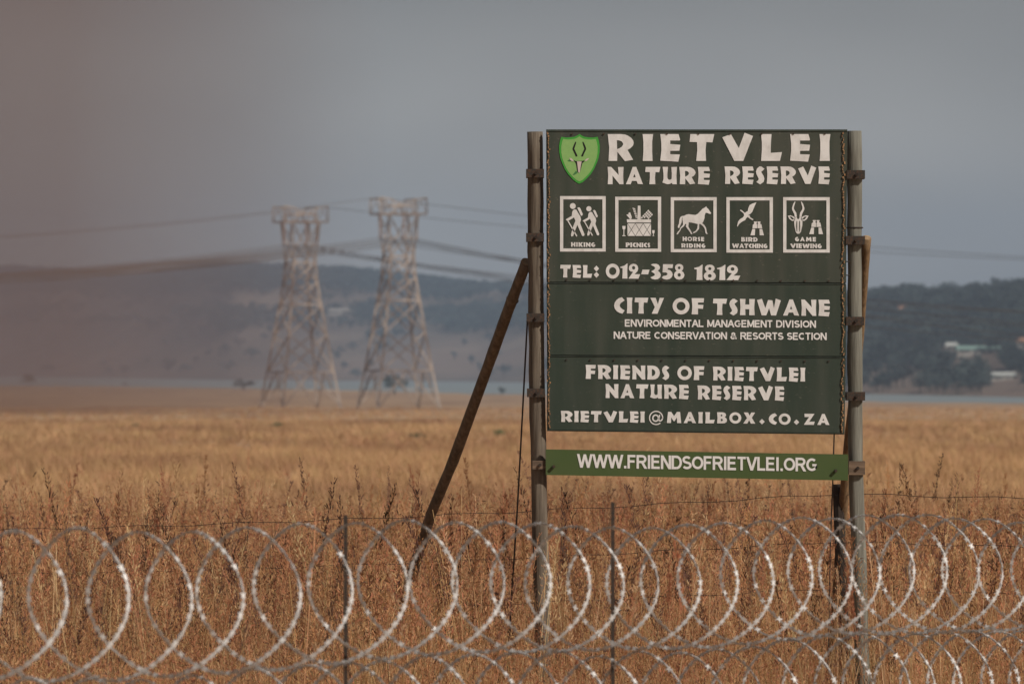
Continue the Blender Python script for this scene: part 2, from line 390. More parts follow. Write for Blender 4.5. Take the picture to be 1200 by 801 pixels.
# ------------------------------------------------------------------ grass
def ribbon(V, Fc, FM, p0, d, bend, ln, wd, segs, m, r):
    side = Vector((-d.y, d.x, 0)); 
    if side.length < .01: side = Vector((1, 0, 0))
    side.normalize(); side = (side + Vector((0, 0, 0))).normalized()
    p = Vector(p0); dr = Vector((0, 0, 1)) + d * .12; dr.normalize()
    n0 = len(V)
    for i in range(segs + 1):
        ww = wd * (1 - (i / segs) ** 1.6 * .9) / 2
        V += [p - side * ww, p + side * ww]
        p = p + dr * (ln / segs); dr = (dr + d * bend / segs).normalized()
    for i in range(segs):
        a = n0 + 2 * i; Fc.append((a, a + 1, a + 3, a + 2)); FM.append(m)
    return p, dr
def tuft(seed, kind):
    r = random.Random(seed); V, Fc, FM = [], [], []
    if kind == 'gold':
        for i in range(16):
            a = r.uniform(0, 6.28); rr = r.uniform(0, .25); d = Vector((math.cos(a), math.sin(a), 0))
            ribbon(V, Fc, FM, d * rr, d, r.uniform(.2, .9), r.uniform(.6, 1.1), .022, 2, 0, r)
        return mesh('tuft', V, Fc, [M_gold], FM)
    nb = 16 if kind == 'low' else 13
    for i in range(nb):
        a = r.uniform(0, 6.28); rr = r.uniform(0, .10); d = Vector((math.cos(a), math.sin(a), 0))
        m = 0 if r.random() < .5 else (1 if r.random() < .55 else (4 if r.random() < .4 else 2))
        ribbon(V, Fc, FM, d * rr, d, r.uniform(.1, 1.1), r.uniform(.45, .95), r.uniform(.004, .008), 4, m, r)
    ns = 5 if kind == 'low' else 7
    for i in range(ns):
        a = r.uniform(0, 6.28); rr = r.uniform(0, .08); d = Vector((math.cos(a), math.sin(a), 0))
        ln = r.uniform(.7, 1.0); dark = r.random() < .12
        p, dr = ribbon(V, Fc, FM, d * rr, d, r.uniform(.05, .4), ln, .0055, 4, r.choice((0, 1, 2)), r)
        # seed head: little spikelets hanging round the top fifth of the culm
        for k in range(r.randint(4, 8)):
            q = p - dr * (k * r.uniform(.02, .05))
            aa = r.uniform(0, 6.28); dd = Vector((math.cos(aa), math.sin(aa), r.uniform(.2, 3.2))).normalized()
            s = r.uniform(.025, .06); sv = dd.orthogonal().normalized() * .004
            n0 = len(V); V += [q, q + dd * s * .5 + sv, q + dd * s, q + dd * s * .5 - sv]; Fc.append((n0, n0 + 1, n0 + 2, n0 + 3)); FM.append(3 if dark else (2 if r.random() < .62 else 0))
    return mesh('tuft', V, Fc, [M_straw, M_pstraw, M_red, M_dkh, M_grn], FM)
def plume(seed):
    """a single tall culm with a long open panicle, height 1"""
    r = random.Random(seed); V, Fc, FM = [], [], []
    d = Vector((r.uniform(-1, 1), r.uniform(-1, 1), 0)).normalized()
    pale = r.random() < .5; p0 = Vector((0, 0, 0)); n = 9; p = p0; dr = Vector((d.x * .1, d.y * .1, 1)).normalized(); path = [p.copy()]
    bend = r.uniform(.0, .35)
    for i in range(n): p = p + dr / n; dr = (dr + d * bend / n).normalized(); path.append(p.copy())
    side = Vector((1, 0, 0))
    for i in range(n):
        n0 = len(V); V += [path[i] - side * .0016, path[i] + side * .0016, path[i + 1] + side * .0013, path[i + 1] - side * .0013]; Fc.append((n0, n0 + 1, n0 + 2, n0 + 3)); FM.append(1 if pale else 0)
    kind = r.random()
    for k in range(64):
        t_ = r.uniform(.70, 1.0); q = path[min(n - 1, int(t_ * n))].lerp(path[min(n, int(t_ * n) + 1)], t_ * n - int(t_ * n))
        aa = r.uniform(0, 6.28); spread = (1.04 - t_) * (.75 if kind < .4 else .22)
        dd = Vector((math.cos(aa), math.sin(aa), r.uniform(1.2, 3.6))).normalized()
        q = q + dd * r.uniform(0, .12) * (spread * 4 + .06); s = r.uniform(.012, .028); sv = dd.orthogonal().normalized() * .0024
        n0 = len(V); V += [q, q + dd * s * .5 + sv, q + dd * s, q + dd * s * .5 - sv]; Fc.append((n0, n0 + 1, n0 + 2, n0 + 3)); FM.append(1 if pale and r.random() < .6 else (3 if kind > .82 else 2))
    return mesh('plume', V, Fc, [M_straw, M_pstraw, M_red, M_dkh], FM)
src_t = [tuft(100 + k, 'tall') for k in range(9)]
src_p = [plume(200 + k) for k in range(8)]
src_g = [tuft(300 + k, 'gold') for k in range(5)]
# tall reddish veld grass round the fence and the sign
pts, rots, scl, idx = [], [], [], []
def put(x, y, s, i, lean=.12, sx=1.0):
    pts.append((x, y, ground_z(x, y) - .02)); rots.append((random.gauss(0, lean), random.gauss(0, lean), random.uniform(0, 6.28))); scl.append((s * sx, s * sx, s)); idx.append(i)
for (y0, y1, den) in ((23, 46, 16), (46, 66, 14), (66, 110, 5)):
    area = .135 * (y1 * y1 - y0 * y0)
    for _ in range(int(area * den)):
        y = math.sqrt(random.uniform(y0 * y0, y1 * y1)); x = random.uniform(-.135, .135) * y
        px = pxof(x, y); pat = noise.noise(Vector((x * .35, y * .18, 0)))
        if y < 46:
            h = .80 + .22 * pat + .10 * sstep(500, 100, px) + random.gauss(0, .07)
            if 415 < px < 520 and y > 40: h += .30
            if 950 < px < 1050 and y > 36: h *= .55
            if 962 < px < 1030 and y > 38 and random.random() < .6: continue
            if px > 600: h -= .05
        else:
            h = 1.05 + .26 * pat + random.gauss(0, .16)
            if y > 60: h *= 1 - .55 * sstep(60, 105, y)
            if y > 66 and random.random() < sstep(66, 112, y): continue
        put(x, y, max(.35, h), random.randrange(9), sx=random.uniform(.9, 1.25))
for _ in range(1500):
    y = random.uniform(36, 68); x = random.uniform(-.12, .12) * y
    put(x, y, random.uniform(1.1, 1.7) if random.random() < .85 else random.uniform(1.7, 2.0), 9 + random.randrange(8), .09)
for (px, d, hgt) in ((182, 40, 1.75), (178, 40.4, 1.62), (1040, 41, 1.85), (1062, 42, 1.7), (25, 40, 1.55), (365, 44, 1.6), (830, 41, 1.6), (715, 43, 1.5), (305, 43, 1.55), (345, 45, 1.55), (1140, 43, 1.65), (1165, 44, 1.55)):
    put((px - 600) / F * d, d, hgt, 9 + random.randrange(8), .04)
scatter('tall_grass', src_t + src_p, pts, rots, scl, idx, label='tall dry reddish brown grass with seed heads growing around the sign and fence', category='grass')
# shorter golden grass of the open field
pts, rots, scl, idx = [], [], [], []
for (y0, y1, den, hh) in ((64, 130, 7, .46), (130, 260, 2.0, .46), (260, 520, .45, .46), (520, 1080, .07, .42)):
    area = .125 * (y1 * y1 - y0 * y0)
    for _ in range(int(area * den)):
        y = math.sqrt(random.uniform(y0 * y0, y1 * y1)); x = random.uniform(-.125, .125) * y
        pat = noise.noise(Vector((x * .06, y * .02, 0)))
        put(x, y, hh * (1 + .35 * pat) * random.uniform(.7, 1.25), random.randrange(5), .1, sx=random.uniform(1.3, 2.2) * (1 if y < 260 else 1.8))
scatter('field_grass', src_g, pts, rots, scl, idx, label='short golden grass covering the open field behind the sign', category='grass')

# ------------------------------------------------------------------ shrubs and single trees
def make_tree(px, py_base, hpx, label, cat, name, group, wide=1.3, seed=0, m=None, water=False, d=None):
    if d is None: p = ground_hit(px, py_base); d = p.y
    else: p = Vector(((px - 600) / F * d, d, 0)); p.z = EYE - (py_base - HOR) / F * d
    s = hpx * d / F
    th = thing(name, label, cat, p, group)
    c_, w_ = blob_tree(seed, 260)
    tr = Matrix.Translation(p) @ Matrix.Diagonal((s * wide, s * wide, s, 1))
    obj('crown', ([tr @ v for v in c_[0]], c_[1]), m or M_leaf, th)
    obj('trunk', ([tr @ Vector(v) for v in w_[0]], w_[1]), M_bark, th)
    return th
G = 'single trees along the lake shore and lower slope'
for i, (px, py, hpx, wd, lab) in enumerate([
    (33, 453, 16, 1.3, 'small dark tree on the near lake shore at the far left'),
    (285, 457, 15, 2.2, 'wide low bush on the near lake shore left of the left pylon'),
    (146, 453, 6, 1.2, 'tiny shrub on the near lake shore, between the far left and the pylons'),
    (588, 463, 11, 1.3, 'small round bush on the lake shore right beside the leaning wooden pole'),
    (462, 462, 24, 1.5, 'dark tree at the lake shore seen through the right pylon'),
    ]):
    make_tree(px, py, hpx, lab, 'tree', 'shore_tree', G, wd, 400 + i)
for i, (px, t_, hpx, wd, lab) in enumerate([
    (197, .04, 22, 1.2, 'larger of the two dark trees close together on the far shore left of the pylons'),
    (217, .03, 18, .9, 'slimmer of the two dark trees close together on the far shore left of the pylons'),
    (295, .22, 16, 1.4, 'round dark tree alone on the brown slope just left of the left pylon'),
    (258, .25, 7, 1.2, 'small tree on the brown slope, right one of a little pair'),
    (242, .25, 8, 1.2, 'small tree on the brown slope, left one of a little pair'),
    (55, .05, 14, 1.4, 'dark bush at the foot of the slope at the far left'),
    (1025, .035, 14, 1.6, 'low tree on the far shore just right of the sign post'),
    (1097, .05, 17, 1.3, 'dark tree on the far shore below the green roofed barn'),
    (418, .03, 12, 2.0, 'low tree clump on the far shore between the two pylons')]):
    f, c = hill_geo(px); y = f + t_ * (c - f); z = hill_z(px, y)
    make_tree(px, HOR + (EYE - z) / y * F, hpx, lab, 'tree', 'slope_tree', G, wd, 430 + i, d=y)
for i, (px, py, hpx, wd, lab) in enumerate([
    (490, 517, 11, 2.6, 'low green shrub in the golden field left of the leaning pole'),
    (585, 514, 12, 1.9, 'low olive shrub in the golden field between leaning pole and left sign post'),
    (322, 503, 9, 2.0, 'faint green shrub in the golden field below the left pylon'),
    (158, 503, 8, 2.2, 'faint green shrub in the golden field at the left'),
    (1082, 527, 8, 1.1, 'small green shrub in the field right of the sign'),
    (1130, 700, 0, 1, '')]):
    if hpx: make_tree(px, py, hpx, lab, 'shrub', 'shrub', 'shrubs in the golden field', wd, 460 + i, M_shrub)

# ------------------------------------------------------------------ buildings on the right-hand hill
def house(px, py, wpx, hpx, dpt, roofm, label, cat='building', nwin=3):
    # find slope distance seen at this pixel
    f, c = hill_geo(px); best = None
    for k in range(400):
        y = f + (c - f) * k / 400; z = hill_z(px, y)
        if HOR + (EYE - z) / y * F <= py: best = (y, z); break
    y, z = best or (f * 1.3, 5); z += .3
    W = wpx * y / F; H = hpx * y / F * .5; x = (px - 600) / F * y
    th = thing('house' if cat != 'barn' else 'barn', label, cat, (x, y, z), 'buildings on the wooded hill')
    obj('wall', box((x, y, z + H / 2 - .8), (W, dpt, H + 1.6)), M_wall, th)
    o = .4; rh = hpx * y / F * .5
    V = [(x - W / 2 - o, y - dpt / 2 - o, z + H), (x + W / 2 + o, y - dpt / 2 - o, z + H), (x + W / 2 + o, y + dpt / 2 + o, z + H), (x - W / 2 - o, y + dpt / 2 + o, z + H),
         (x - W / 2 + rh * .2, y, z + H + rh), (x + W / 2 - rh * .2, y, z + H + rh)]
    obj('roof', (V, [(0, 1, 5, 4), (2, 3, 4, 5), (0, 4, 3), (1, 2, 5), (0, 3, 2, 1)]), roofm, th)
    for k in range(nwin):
        xx = x - W / 2 + W * (k + .5) / nwin
        wi = obj('window', box((xx, y - dpt / 2 - .03, z + H * .5), (W / nwin * .4, .1, H * .42)), M_win, th)
    dx = x + W * .5 / nwin * 0
    obj('door', box((x - W / 2 + W / nwin, y - dpt / 2 - .04, z + H * .36), (.9, .1, H * .72)), M_bark, th)
house(1115, 411, 15, 9, 8, M_roofw, 'pale roofed house on the wooded hill right of the sign, left of the long barn')
house(1146, 415, 52, 9, 12, M_roofg, 'long low green roofed barn on the wooded hill right of the sign', 'barn', 6)
house(1199, 407, 16, 10, 9, M_rooft, 'orange roofed house on the wooded hill at the right edge', nwin=2)
house(1176, 445, 30, 8, 8, M_roofw, 'pale house low on the right hill close above the lake', nwin=4)
house(1058, 366, 12, 7, 7, M_rooft, 'small orange roofed house high on the right hill beside the sign', nwin=2)
house(398, 368, 30, 6, 14, M_wall, 'pale roofed farm building on the left hill between the pylons', nwin=4)

# ------------------------------------------------------------------ pylons
def pylon(pxc, d, ybase, ytop, label, yaw):
    base = Vector(((pxc - 600) / F * d, d, EYE - (ybase - HOR) / F * d))
    H = (ybase - ytop) * d / F
    th = thing('pylon', label, 'pylon', base, 'lattice pylons in the field')
    rz = Matrix.Rotation(yaw, 3, 'Z')
    def pt(x, y, z): return base + rz @ Vector((x, y, z))
    k = H / 39.0
    lv = [0, 7.0, 14.2, 20.0, 24.4, 28.2]        # heights of body panels
    hw = [6.1, 4.95, 3.9, 3.1, 2.5, 2.25]         # half widths
    lv = [a * k for a in lv]; hw = [a * k for a in hw]
    cs = [(-1, -1), (1, -1), (1, 1), (-1, 1)]
    top = 36.0 * k; tw = 2.9 * k
    for sx, sy in cs:
        obj('leg', join(*[bar(pt(sx * hw[i], sy * hw[i], lv[i]), pt(sx * hw[i + 1], sy * hw[i + 1], lv[i + 1]), .42) for i in range(5)]), M_lattice, th)
    for f_ in range(4):
        a, b = cs[f_], cs[(f_ + 1) % 4]
        for i in range(5):
            A0 = pt(a[0] * hw[i], a[1] * hw[i], lv[i]); B0 = pt(b[0] * hw[i], b[1] * hw[i], lv[i])
            A1 = pt(a[0] * hw[i + 1], a[1] * hw[i + 1], lv[i + 1]); B1 = pt(b[0] * hw[i + 1], b[1] * hw[i + 1], lv[i + 1])
            if i == 0:
                m_ = (A1 + B1) / 2
                obj('brace', bar(A0, m_, .28), M_lattice, th); obj('brace', bar(B0, m_, .28), M_lattice, th)
                for bb in (bar((A0 + m_) / 2, (A0 + A1) / 2, .16), bar((B0 + m_) / 2, (B0 + B1) / 2, .16), bar((A0 + m_) / 2, A1.lerp(m_, .5), .16), bar((B0 + m_) / 2, B1.lerp(m_, .5), .16)): obj('brace', bb, M_lattice, th)
            else:
                obj('brace', bar(A0, B1, .24), M_lattice, th); obj('brace', bar(B0, A1, .24), M_lattice, th)
            if i in (0, 2, 4): obj('belt', bar(A1, B1, .28), M_lattice, th)
    # cage head: four outer posts, an inner V on each face, the double top beam with two horns
    hd = []
    for f_ in range(4):
        a, b = cs[f_], cs[(f_ + 1) % 4]; w0 = hw[5]
        A0 = pt(a[0] * w0, a[1] * w0, lv[5]); B0 = pt(b[0] * w0, b[1] * w0, lv[5])
        A1 = pt(a[0] * tw, a[1] * tw, top); B1 = pt(b[0] * tw, b[1] * tw, top)
        hd.append(bar(A0, A1, .32)); mt = (A1 + B1) / 2; mb = (A0 + B0) / 2; mm = (mb * .62 + mt * .38)
        hd += [bar(mm, A1, .26), bar(mm, B1, .26), bar(mm, A0, .26), bar(mm, B0, .26)]
        for q in (.33, .66):
            hd.append(bar(A0.lerp(A1, q), mm.lerp(A1, q) if q > .5 else mm.lerp(A0, 1 - q), .14)); hd.append(bar(B0.lerp(B1, q), mm.lerp(B1, q) if q > .5 else mm.lerp(B0, 1 - q), .14))
        hd.append(bar(A0.lerp(A1, .42), B0.lerp(B1, .42), .16))
    for bb in hd: obj('head_bar', bb, M_lattice, th)
    ar = []; tl = 4.6 * k; z1 = top; z2 = top + 1.5 * k; zh = H
    for sy in (-1, 1):
        y_ = sy * tw
        ar += [bar(pt(-tl, y_, z1), pt(tl, y_, z1), .36), bar(pt(-tl * .5, y_, z2), pt(tl * .5, y_, z2), .28),
               bar(pt(-tl, y_, z1 + .2), pt(-tl * .98, y_, zh), .28), bar(pt(tl, y_, z1 + .2), pt(tl * .98, y_, zh), .28),
               bar(pt(-tl * .98, y_, zh), pt(-tl * .5, y_, zh - .4), .26), bar(pt(tl * .98, y_, zh), pt(tl * .5, y_, zh - .4), .26),
               bar(pt(-tl * .5, y_, zh - .4), pt(-tl * .35, y_, z1), .24), bar(pt(tl * .5, y_, zh - .4), pt(tl * .35, y_, z1), .24),
               bar(pt(-tl * .5, y_, zh - .4), pt(0, y_, z2), .22), bar(pt(tl * .5, y_, zh - .4), pt(0, y_, z2), .22)]
        for j in range(4):
            u0 = -tl + tl * 2 * j / 4; u1 = u0 + tl / 2
            ar.append(bar(pt(u0, y_, z1), pt((u0 + u1) / 2, y_, z2 if abs(u0 + u1) < tl else z2 + .9 * k), .15)); ar.append(bar(pt((u0 + u1) / 2, y_, z2 if abs(u0 + u1) < tl else z2 + .9 * k), pt(u1, y_, z1), .15))
    for u in (-tl, -tl * .5, 0, tl * .5, tl): ar.append(bar(pt(u, -tw, z1), pt(u, tw, z1), .22))
    for u in (-tl * .98, -tl * .5, tl * .5, tl * .98): ar.append(bar(pt(u, -tw, zh - .2), pt(u, tw, zh - .2), .2))
    for bb in ar: obj('crossarm_bar', bb, M_lattice, th)
    att = []
    for (u, v_) in ((-tl, -tw), (0, -tw), (tl, tw)):
        a = pt(u, v_, z1 - .2); b = a - Vector((0, 0, 4.6 * k)); att.append(b)
        obj('insulator', tube([a] + [a.lerp(b, (i + .5) / 10) for i in range(10)] + [b], [.06] + [.27, .09] * 5 + [.06], 6), M_ins, th)
    return th, att, [pt(-tl * .98, 0, zh), pt(tl * .98, 0, zh)]
py1 = pylon(352, 1100, 478, 242, 'left and slightly smaller of the two rusty lattice pylons', R(24))
py2 = pylon(467, 1060, 478, 232, 'right and taller of the two rusty lattice pylons', R(20))
def span(a, px_e, py_e, d_e, sag, rad, label, nm, grp):
    """one conductor from its attachment out past the frame edge"""
    e = P(px_e, py_e, d_e); p = []
    for i in range(41):
        s = i / 40; q = a.lerp(e, s); q.z -= 4 * sag * s * (1 - s); p.append(q)
    obj(nm, tube(p, rad, 5), M_cond, None, label=label, category='power line', group=grp)
for ti, (py_, nmt) in enumerate(((py1, 'left'), (py2, 'right'))):
    _, att, ew = py_
    for j, a in enumerate(att):
        dd = (j - 1) * 9
        for q in (-.3, .3):
            a2 = a + Vector((0, 0, q))
            span(a2, -700 + ti * 60, 338 + j * 7 + ti * 4 + q * 8, 640 + dd - ti * 20, 2.2, .075, 'sagging conductor running left from the arm of the %s pylon' % nmt, 'power_line', 'conductors left of the %s pylon' % nmt)
            span(a2, 2100 + ti * 100, 356 + j * 36 + ti * 16 + q * 8, 880 + dd - ti * 30, 6.4, .055, 'sagging conductor running right from the arm of the %s pylon' % nmt, 'power_line', 'conductors right of the %s pylon' % nmt)
    for j, a in enumerate(ew):
        if j == ti: continue
        span(a, -700, 284 + ti * 6, 930, 3.5, .05, 'thin earth wire running left from the top of the %s pylon' % nmt, 'earth_wire', 'earth wires')
        span(a, 2100, 318 + ti * 8, 880, 3.8, .05, 'thin earth wire running right from the top of the %s pylon' % nmt, 'earth_wire', 'earth wires')

# ------------------------------------------------------------------ THE SIGN
D = 46.0; K = D / F                                     # metres per photo pixel at the sign
base = Vector(((815 - 600) * K, D, 0))
sign = thing('nature_reserve_sign', 'large dark green nature reserve sign board standing between two wooden posts', 'sign', base)
def S(px, py, dy=0.0): p = P(px, py, D); return Vector((p.x, D + dy, p.z))
def quadbox(c4, y0, y1):
    """box from four photo corners (tl,tr,br,bl), front at D+y0, back at D+y1"""
    f = [S(x, y, y0) for x, y in c4]; b = [S(x, y, y1) for x, y in c4]
    return f + b, [(0, 3, 2, 1), (4, 5, 6, 7), (0, 1, 5, 4), (1, 2, 6, 5), (2, 3, 7, 6), (3, 0, 4, 7)]
def flat(loops, y):
    """filled flat print from loops of photo pixels (first outer, rest holes), at D+y"""
    V3 = [[Vector((x, -yy, 0)) for x, yy in lp] for lp in loops]
    tri = tessellate_polygon(V3); fl = [S(x, yy, y) for lp in loops for x, yy in lp]
    out_ = []
    for a, b, c in tri:
        n = (fl[b] - fl[a]).cross(fl[c] - fl[a])
        out_.append((a, b, c) if n.y < 0 else (a, c, b))
    return fl, out_
def circ(cx, cy, r, n=20, ry=None): return [(cx + r * math.cos(2 * math.pi * i / n), cy + (ry or r) * math.sin(2 * math.pi * i / n)) for i in range(n)]
GL = {
 'R': (1.0, [[(0,1),(.5,1),(.66,.985),(.78,.94),(.9,.86),(.98,.76),(1.0,.66),(.97,.57),(.88,.48),(.76,.41),(.98,.04),(.66,-.01),(.37,.34),(.36,0),(.03,0),(.055,.5)],[(.35,.77),(.44,.765),(.53,.73),(.59,.66),(.59,.6),(.53,.52),(.45,.47),(.36,.44)]]),
 'I': (.39, [[(0,1),(.39,1),(.355,.72),(.355,.35),(.37,0),(.005,0),(.03,.35),(.03,.7)]]),
 'E': (.75, [[(0,1),(.68,1.0),(.74,.80),(.72,.76),(.37,.76),(.37,.63),(.745,.60),(.71,.38),(.37,.375),(.37,.25),(.73,.24),(.67,-.03),(.0,.01),(.04,.4),(.04,.65)]]),
 'T': (.93, [[(.03,1),(.93,1),(.86,.69),(.63,.70),(.60,.4),(.62,0),(.25,0),(.29,.4),(.28,.70),(0,.71)]]),
 'V': (1.17, [[(0,.88),(.33,1.0),(.63,.48),(.85,1.05),(1.17,.93),(.80,0),(.46,0)]]),
 'L': (.80, [[(0,1),(.40,1),(.375,.65),(.37,.30),(.80,.33),(.72,0),(0,0),(.03,.4),(.03,.7)]]),
 'N': (.98, [[(0,1),(.22,1),(.68,.53),(.64,.99),(.98,1),(.955,.5),(.975,0),(.73,0),(.30,.50),(.31,0),(.01,0),(.035,.5)]]),
 'A': (1.05, [[(.42,1),(.64,1),(1.05,0),(.73,.02),(.66,.19),(.37,.19),(.30,.0),(0,0),(.22,.48)],[(.53,.60),(.60,.40),(.45,.40)]]),
 'U': (.88, [[(0,1),(.33,1),(.29,.6),(.29,.38),(.34,.28),(.45,.25),(.55,.31),(.56,.6),(.53,.99),(.88,1),(.845,.5),(.87,0),(.60,0),(.57,.08),(.44,.02),(.3,.0),(.12,.05),(-.02,.10),(.05,.3),(.05,.6)]]),
 'S': (.55, [[(.22,1.0),(.34,1.0),(.55,.87),(.42,.75),(.35,.72),(.35,.66),(.50,.45),(.54,.30),(.50,.12),(.27,-.03),(.02,.11),(.14,.21),(.18,.27),(.16,.33),(.04,.54),(0,.70),(.06,.87)]]),
 'F': (.75, [[(0,1),(.75,1),(.72,.74),(.38,.73),(.38,.60),(.71,.59),(.68,.35),(.38,.36),(.385,0),(.0,0),(.04,.5)]]),
 'D': (.95, [[(0,1),(.42,1),(.6,.965),(.76,.87),(.88,.72),(.94,.5),(.89,.28),(.77,.12),(.6,.03),(.42,0),(0,0),(.035,.5)],[(.34,.75),(.43,.74),(.53,.67),(.585,.58),(.6,.5),(.585,.42),(.53,.33),(.43,.26),(.34,.25)]]),
 'O': (1.0, [circ(.5,.5,.51,26), circ(.5,.5,.27,20)]),
 '0': (1.0, [circ(.5,.5,.51,26), circ(.5,.5,.27,20)]),
 'C': (.72, [[(.53,1.02),(.72,.82),(.56,.72),(.44,.63),(.38,.5),(.43,.38),(.55,.28),(.72,.19),(.57,-.02),(.38,.03),(.2,.12),(.06,.28),(0,.48),(.05,.68),(.18,.85),(.34,.96)]]),
 'Y': (.92, [[(0,1),(.36,1),(.51,.6),(.63,1),(.92,1),(.48,0),(.09,0),(.30,.42)]]),
 'H': (.97, [[(0,1),(.36,1),(.345,.66),(.61,.66),(.60,1),(.97,1),(.93,.5),(.96,0),(.60,0),(.61,.37),(.345,.37),(.36,0),(0,0),(.03,.5)]]),
 'W': (1.55, [[(0,.94),(.32,1.02),(.54,.44),(.72,.95),(1.0,.93),(1.1,.45),(1.22,1.04),(1.55,.93),(1.24,0),(.92,0),(.79,.44),(.60,0),(.30,0)]]),
 'P': (.88, [[(0,1),(.46,1),(.68,.95),(.82,.83),(.88,.68),(.83,.52),(.7,.40),(.5,.35),(.37,.35),(.37,0),(0,0),(.04,.5)],[(.35,.77),(.46,.755),(.53,.68),(.46,.6),(.35,.58)]]),
 'K': (.96, [[(0,1),(.36,1),(.35,.64),(.58,1),(.95,1),(.62,.53),(.97,0),(.57,0),(.35,.38),(.36,0),(0,0),(.03,.5)]]),
 'G': (.88, [[(.55,1.02),(.76,.84),(.58,.74),(.44,.65),(.38,.5),(.42,.36),(.54,.29),(.56,.36),(.47,.36),(.47,.57),(.88,.57),(.86,.2),(.62,-.02),(.4,.0),(.2,.1),(.06,.26),(0,.48),(.05,.68),(.18,.86),(.36,.98)]]),
 'M': (1.22, [[(.10,1),(.37,1),(.61,.62),(.85,1),(1.12,1),(1.22,0),(.87,0),(.85,.5),(.65,.17),(.57,.17),(.37,.5),(.35,0),(0,0)]]),
 'B': (.85, [[(0,1),(.48,1),(.66,.95),(.75,.84),(.76,.7),(.66,.56),(.8,.44),(.85,.28),(.8,.12),(.66,.03),(.48,0),(0,0),(.04,.5)],[(.32,.80),(.42,.79),(.46,.72),(.42,.645),(.32,.63)],[(.32,.41),(.44,.40),(.50,.31),(.44,.21),(.32,.20)]]),
 'X': (1.0, [[(.02,1),(.38,1),(.51,.72),(.66,1),(.98,1),(.70,.52),(1.0,0),(.62,0),(.47,.30),(.31,0),(-.03,0),(.29,.5)]]),
 'Z': (.92, [[(.04,1),(.90,1),(.44,.28),(.92,.30),(.84,0),(-.02,0),(.44,.71),(.05,.70)]]),
 '1': (.54, [[(0,.80),(.3,.88),(.50,1.03),(.54,1.02),(.515,.5),(.53,0),(.15,0),(.17,.4),(.17,.71),(.02,.72)]]),
 '2': (.88, [[(.03,.68),(.06,.84),(.18,.96),(.36,1.02),(.55,.98),(.68,.87),(.73,.7),(.68,.52),(.56,.40),(.45,.30),(.88,.31),(.74,0),(0,0),(.34,.46),(.16,.49),(.06,.57)], circ(.385,.74,.12,12)]),
 '3': (.78, [[(.03,.96),(.2,1.02),(.45,1.02),(.62,.95),(.72,.8),(.68,.66),(.56,.56),(.72,.42),(.78,.26),(.72,.1),(.55,-.02),(.33,-.05),(.12,.0),(0,.1),(.22,.18),(.34,.26),(.3,.36),(.06,.5),(.28,.62),(.36,.72),(.30,.82)]]),
 '5': (.84, [[(.10,1),(.84,1),(.80,.74),(.47,.74),(.43,.64),(.62,.6),(.77,.46),(.81,.3),(.74,.12),(.58,0),(.36,-.05),(.15,-.01),(0,.08),(.12,.2),(.3,.23),(.42,.29),(.42,.38),(.32,.44),(.06,.44)]]),
 '8': (.78, [[(.39,1.03),(.55,1.0),(.67,.9),(.70,.76),(.66,.64),(.58,.56),(.72,.44),(.78,.28),(.73,.12),(.6,0),(.39,-.05),(.18,0),(.05,.12),(0,.28),(.06,.44),(.20,.56),(.12,.64),(.08,.76),(.11,.9),(.23,1.0)], circ(.39,.76,.10,10), circ(.39,.28,.12,12)]),
 '-': (.62, [[(.10,.62),(.62,.62),(.52,.30),(0,.30)]]),
 ':': (.46, [[(.23,.98),(.46,.74),(.23,.5),(0,.74)],[(.23,.48),(.46,.24),(.23,0),(0,.24)]]),
 '.': (.46, [[(.23,.46),(.46,.22),(.23,-.02),(0,.22)]]),
}
def place(ch, x, sx, yb, yt, slope, x0):
    w_, loops = GL[ch]; h = yb - yt; o = []
    for lp in loops: o.append([(x + u * sx, yb - v * h + slope * (x + u * sx - x0)) for u, v in lp])
    return o
def word(txt, x0, x1, yt, yb, y, slope=.012, tight=.14):
    h = yb - yt; ws = [GL[c][0] for c in txt]; n = len(txt)
    sx = min(h * 1.06, (x1 - x0) / (sum(ws) + tight * (n - 1))); gap = ((x1 - x0) - sum(ws) * sx) / max(1, n - 1)
    x = x0; out_ = []
    for c, w_ in zip(txt, ws):
        g = place(c, x, sx, yb, yt, slope, x0)
        if c == ':': out_ += [flat([q], y) for q in g]
        else: out_.append(flat(g, y))
        x += w_ * sx + gap
    return out_
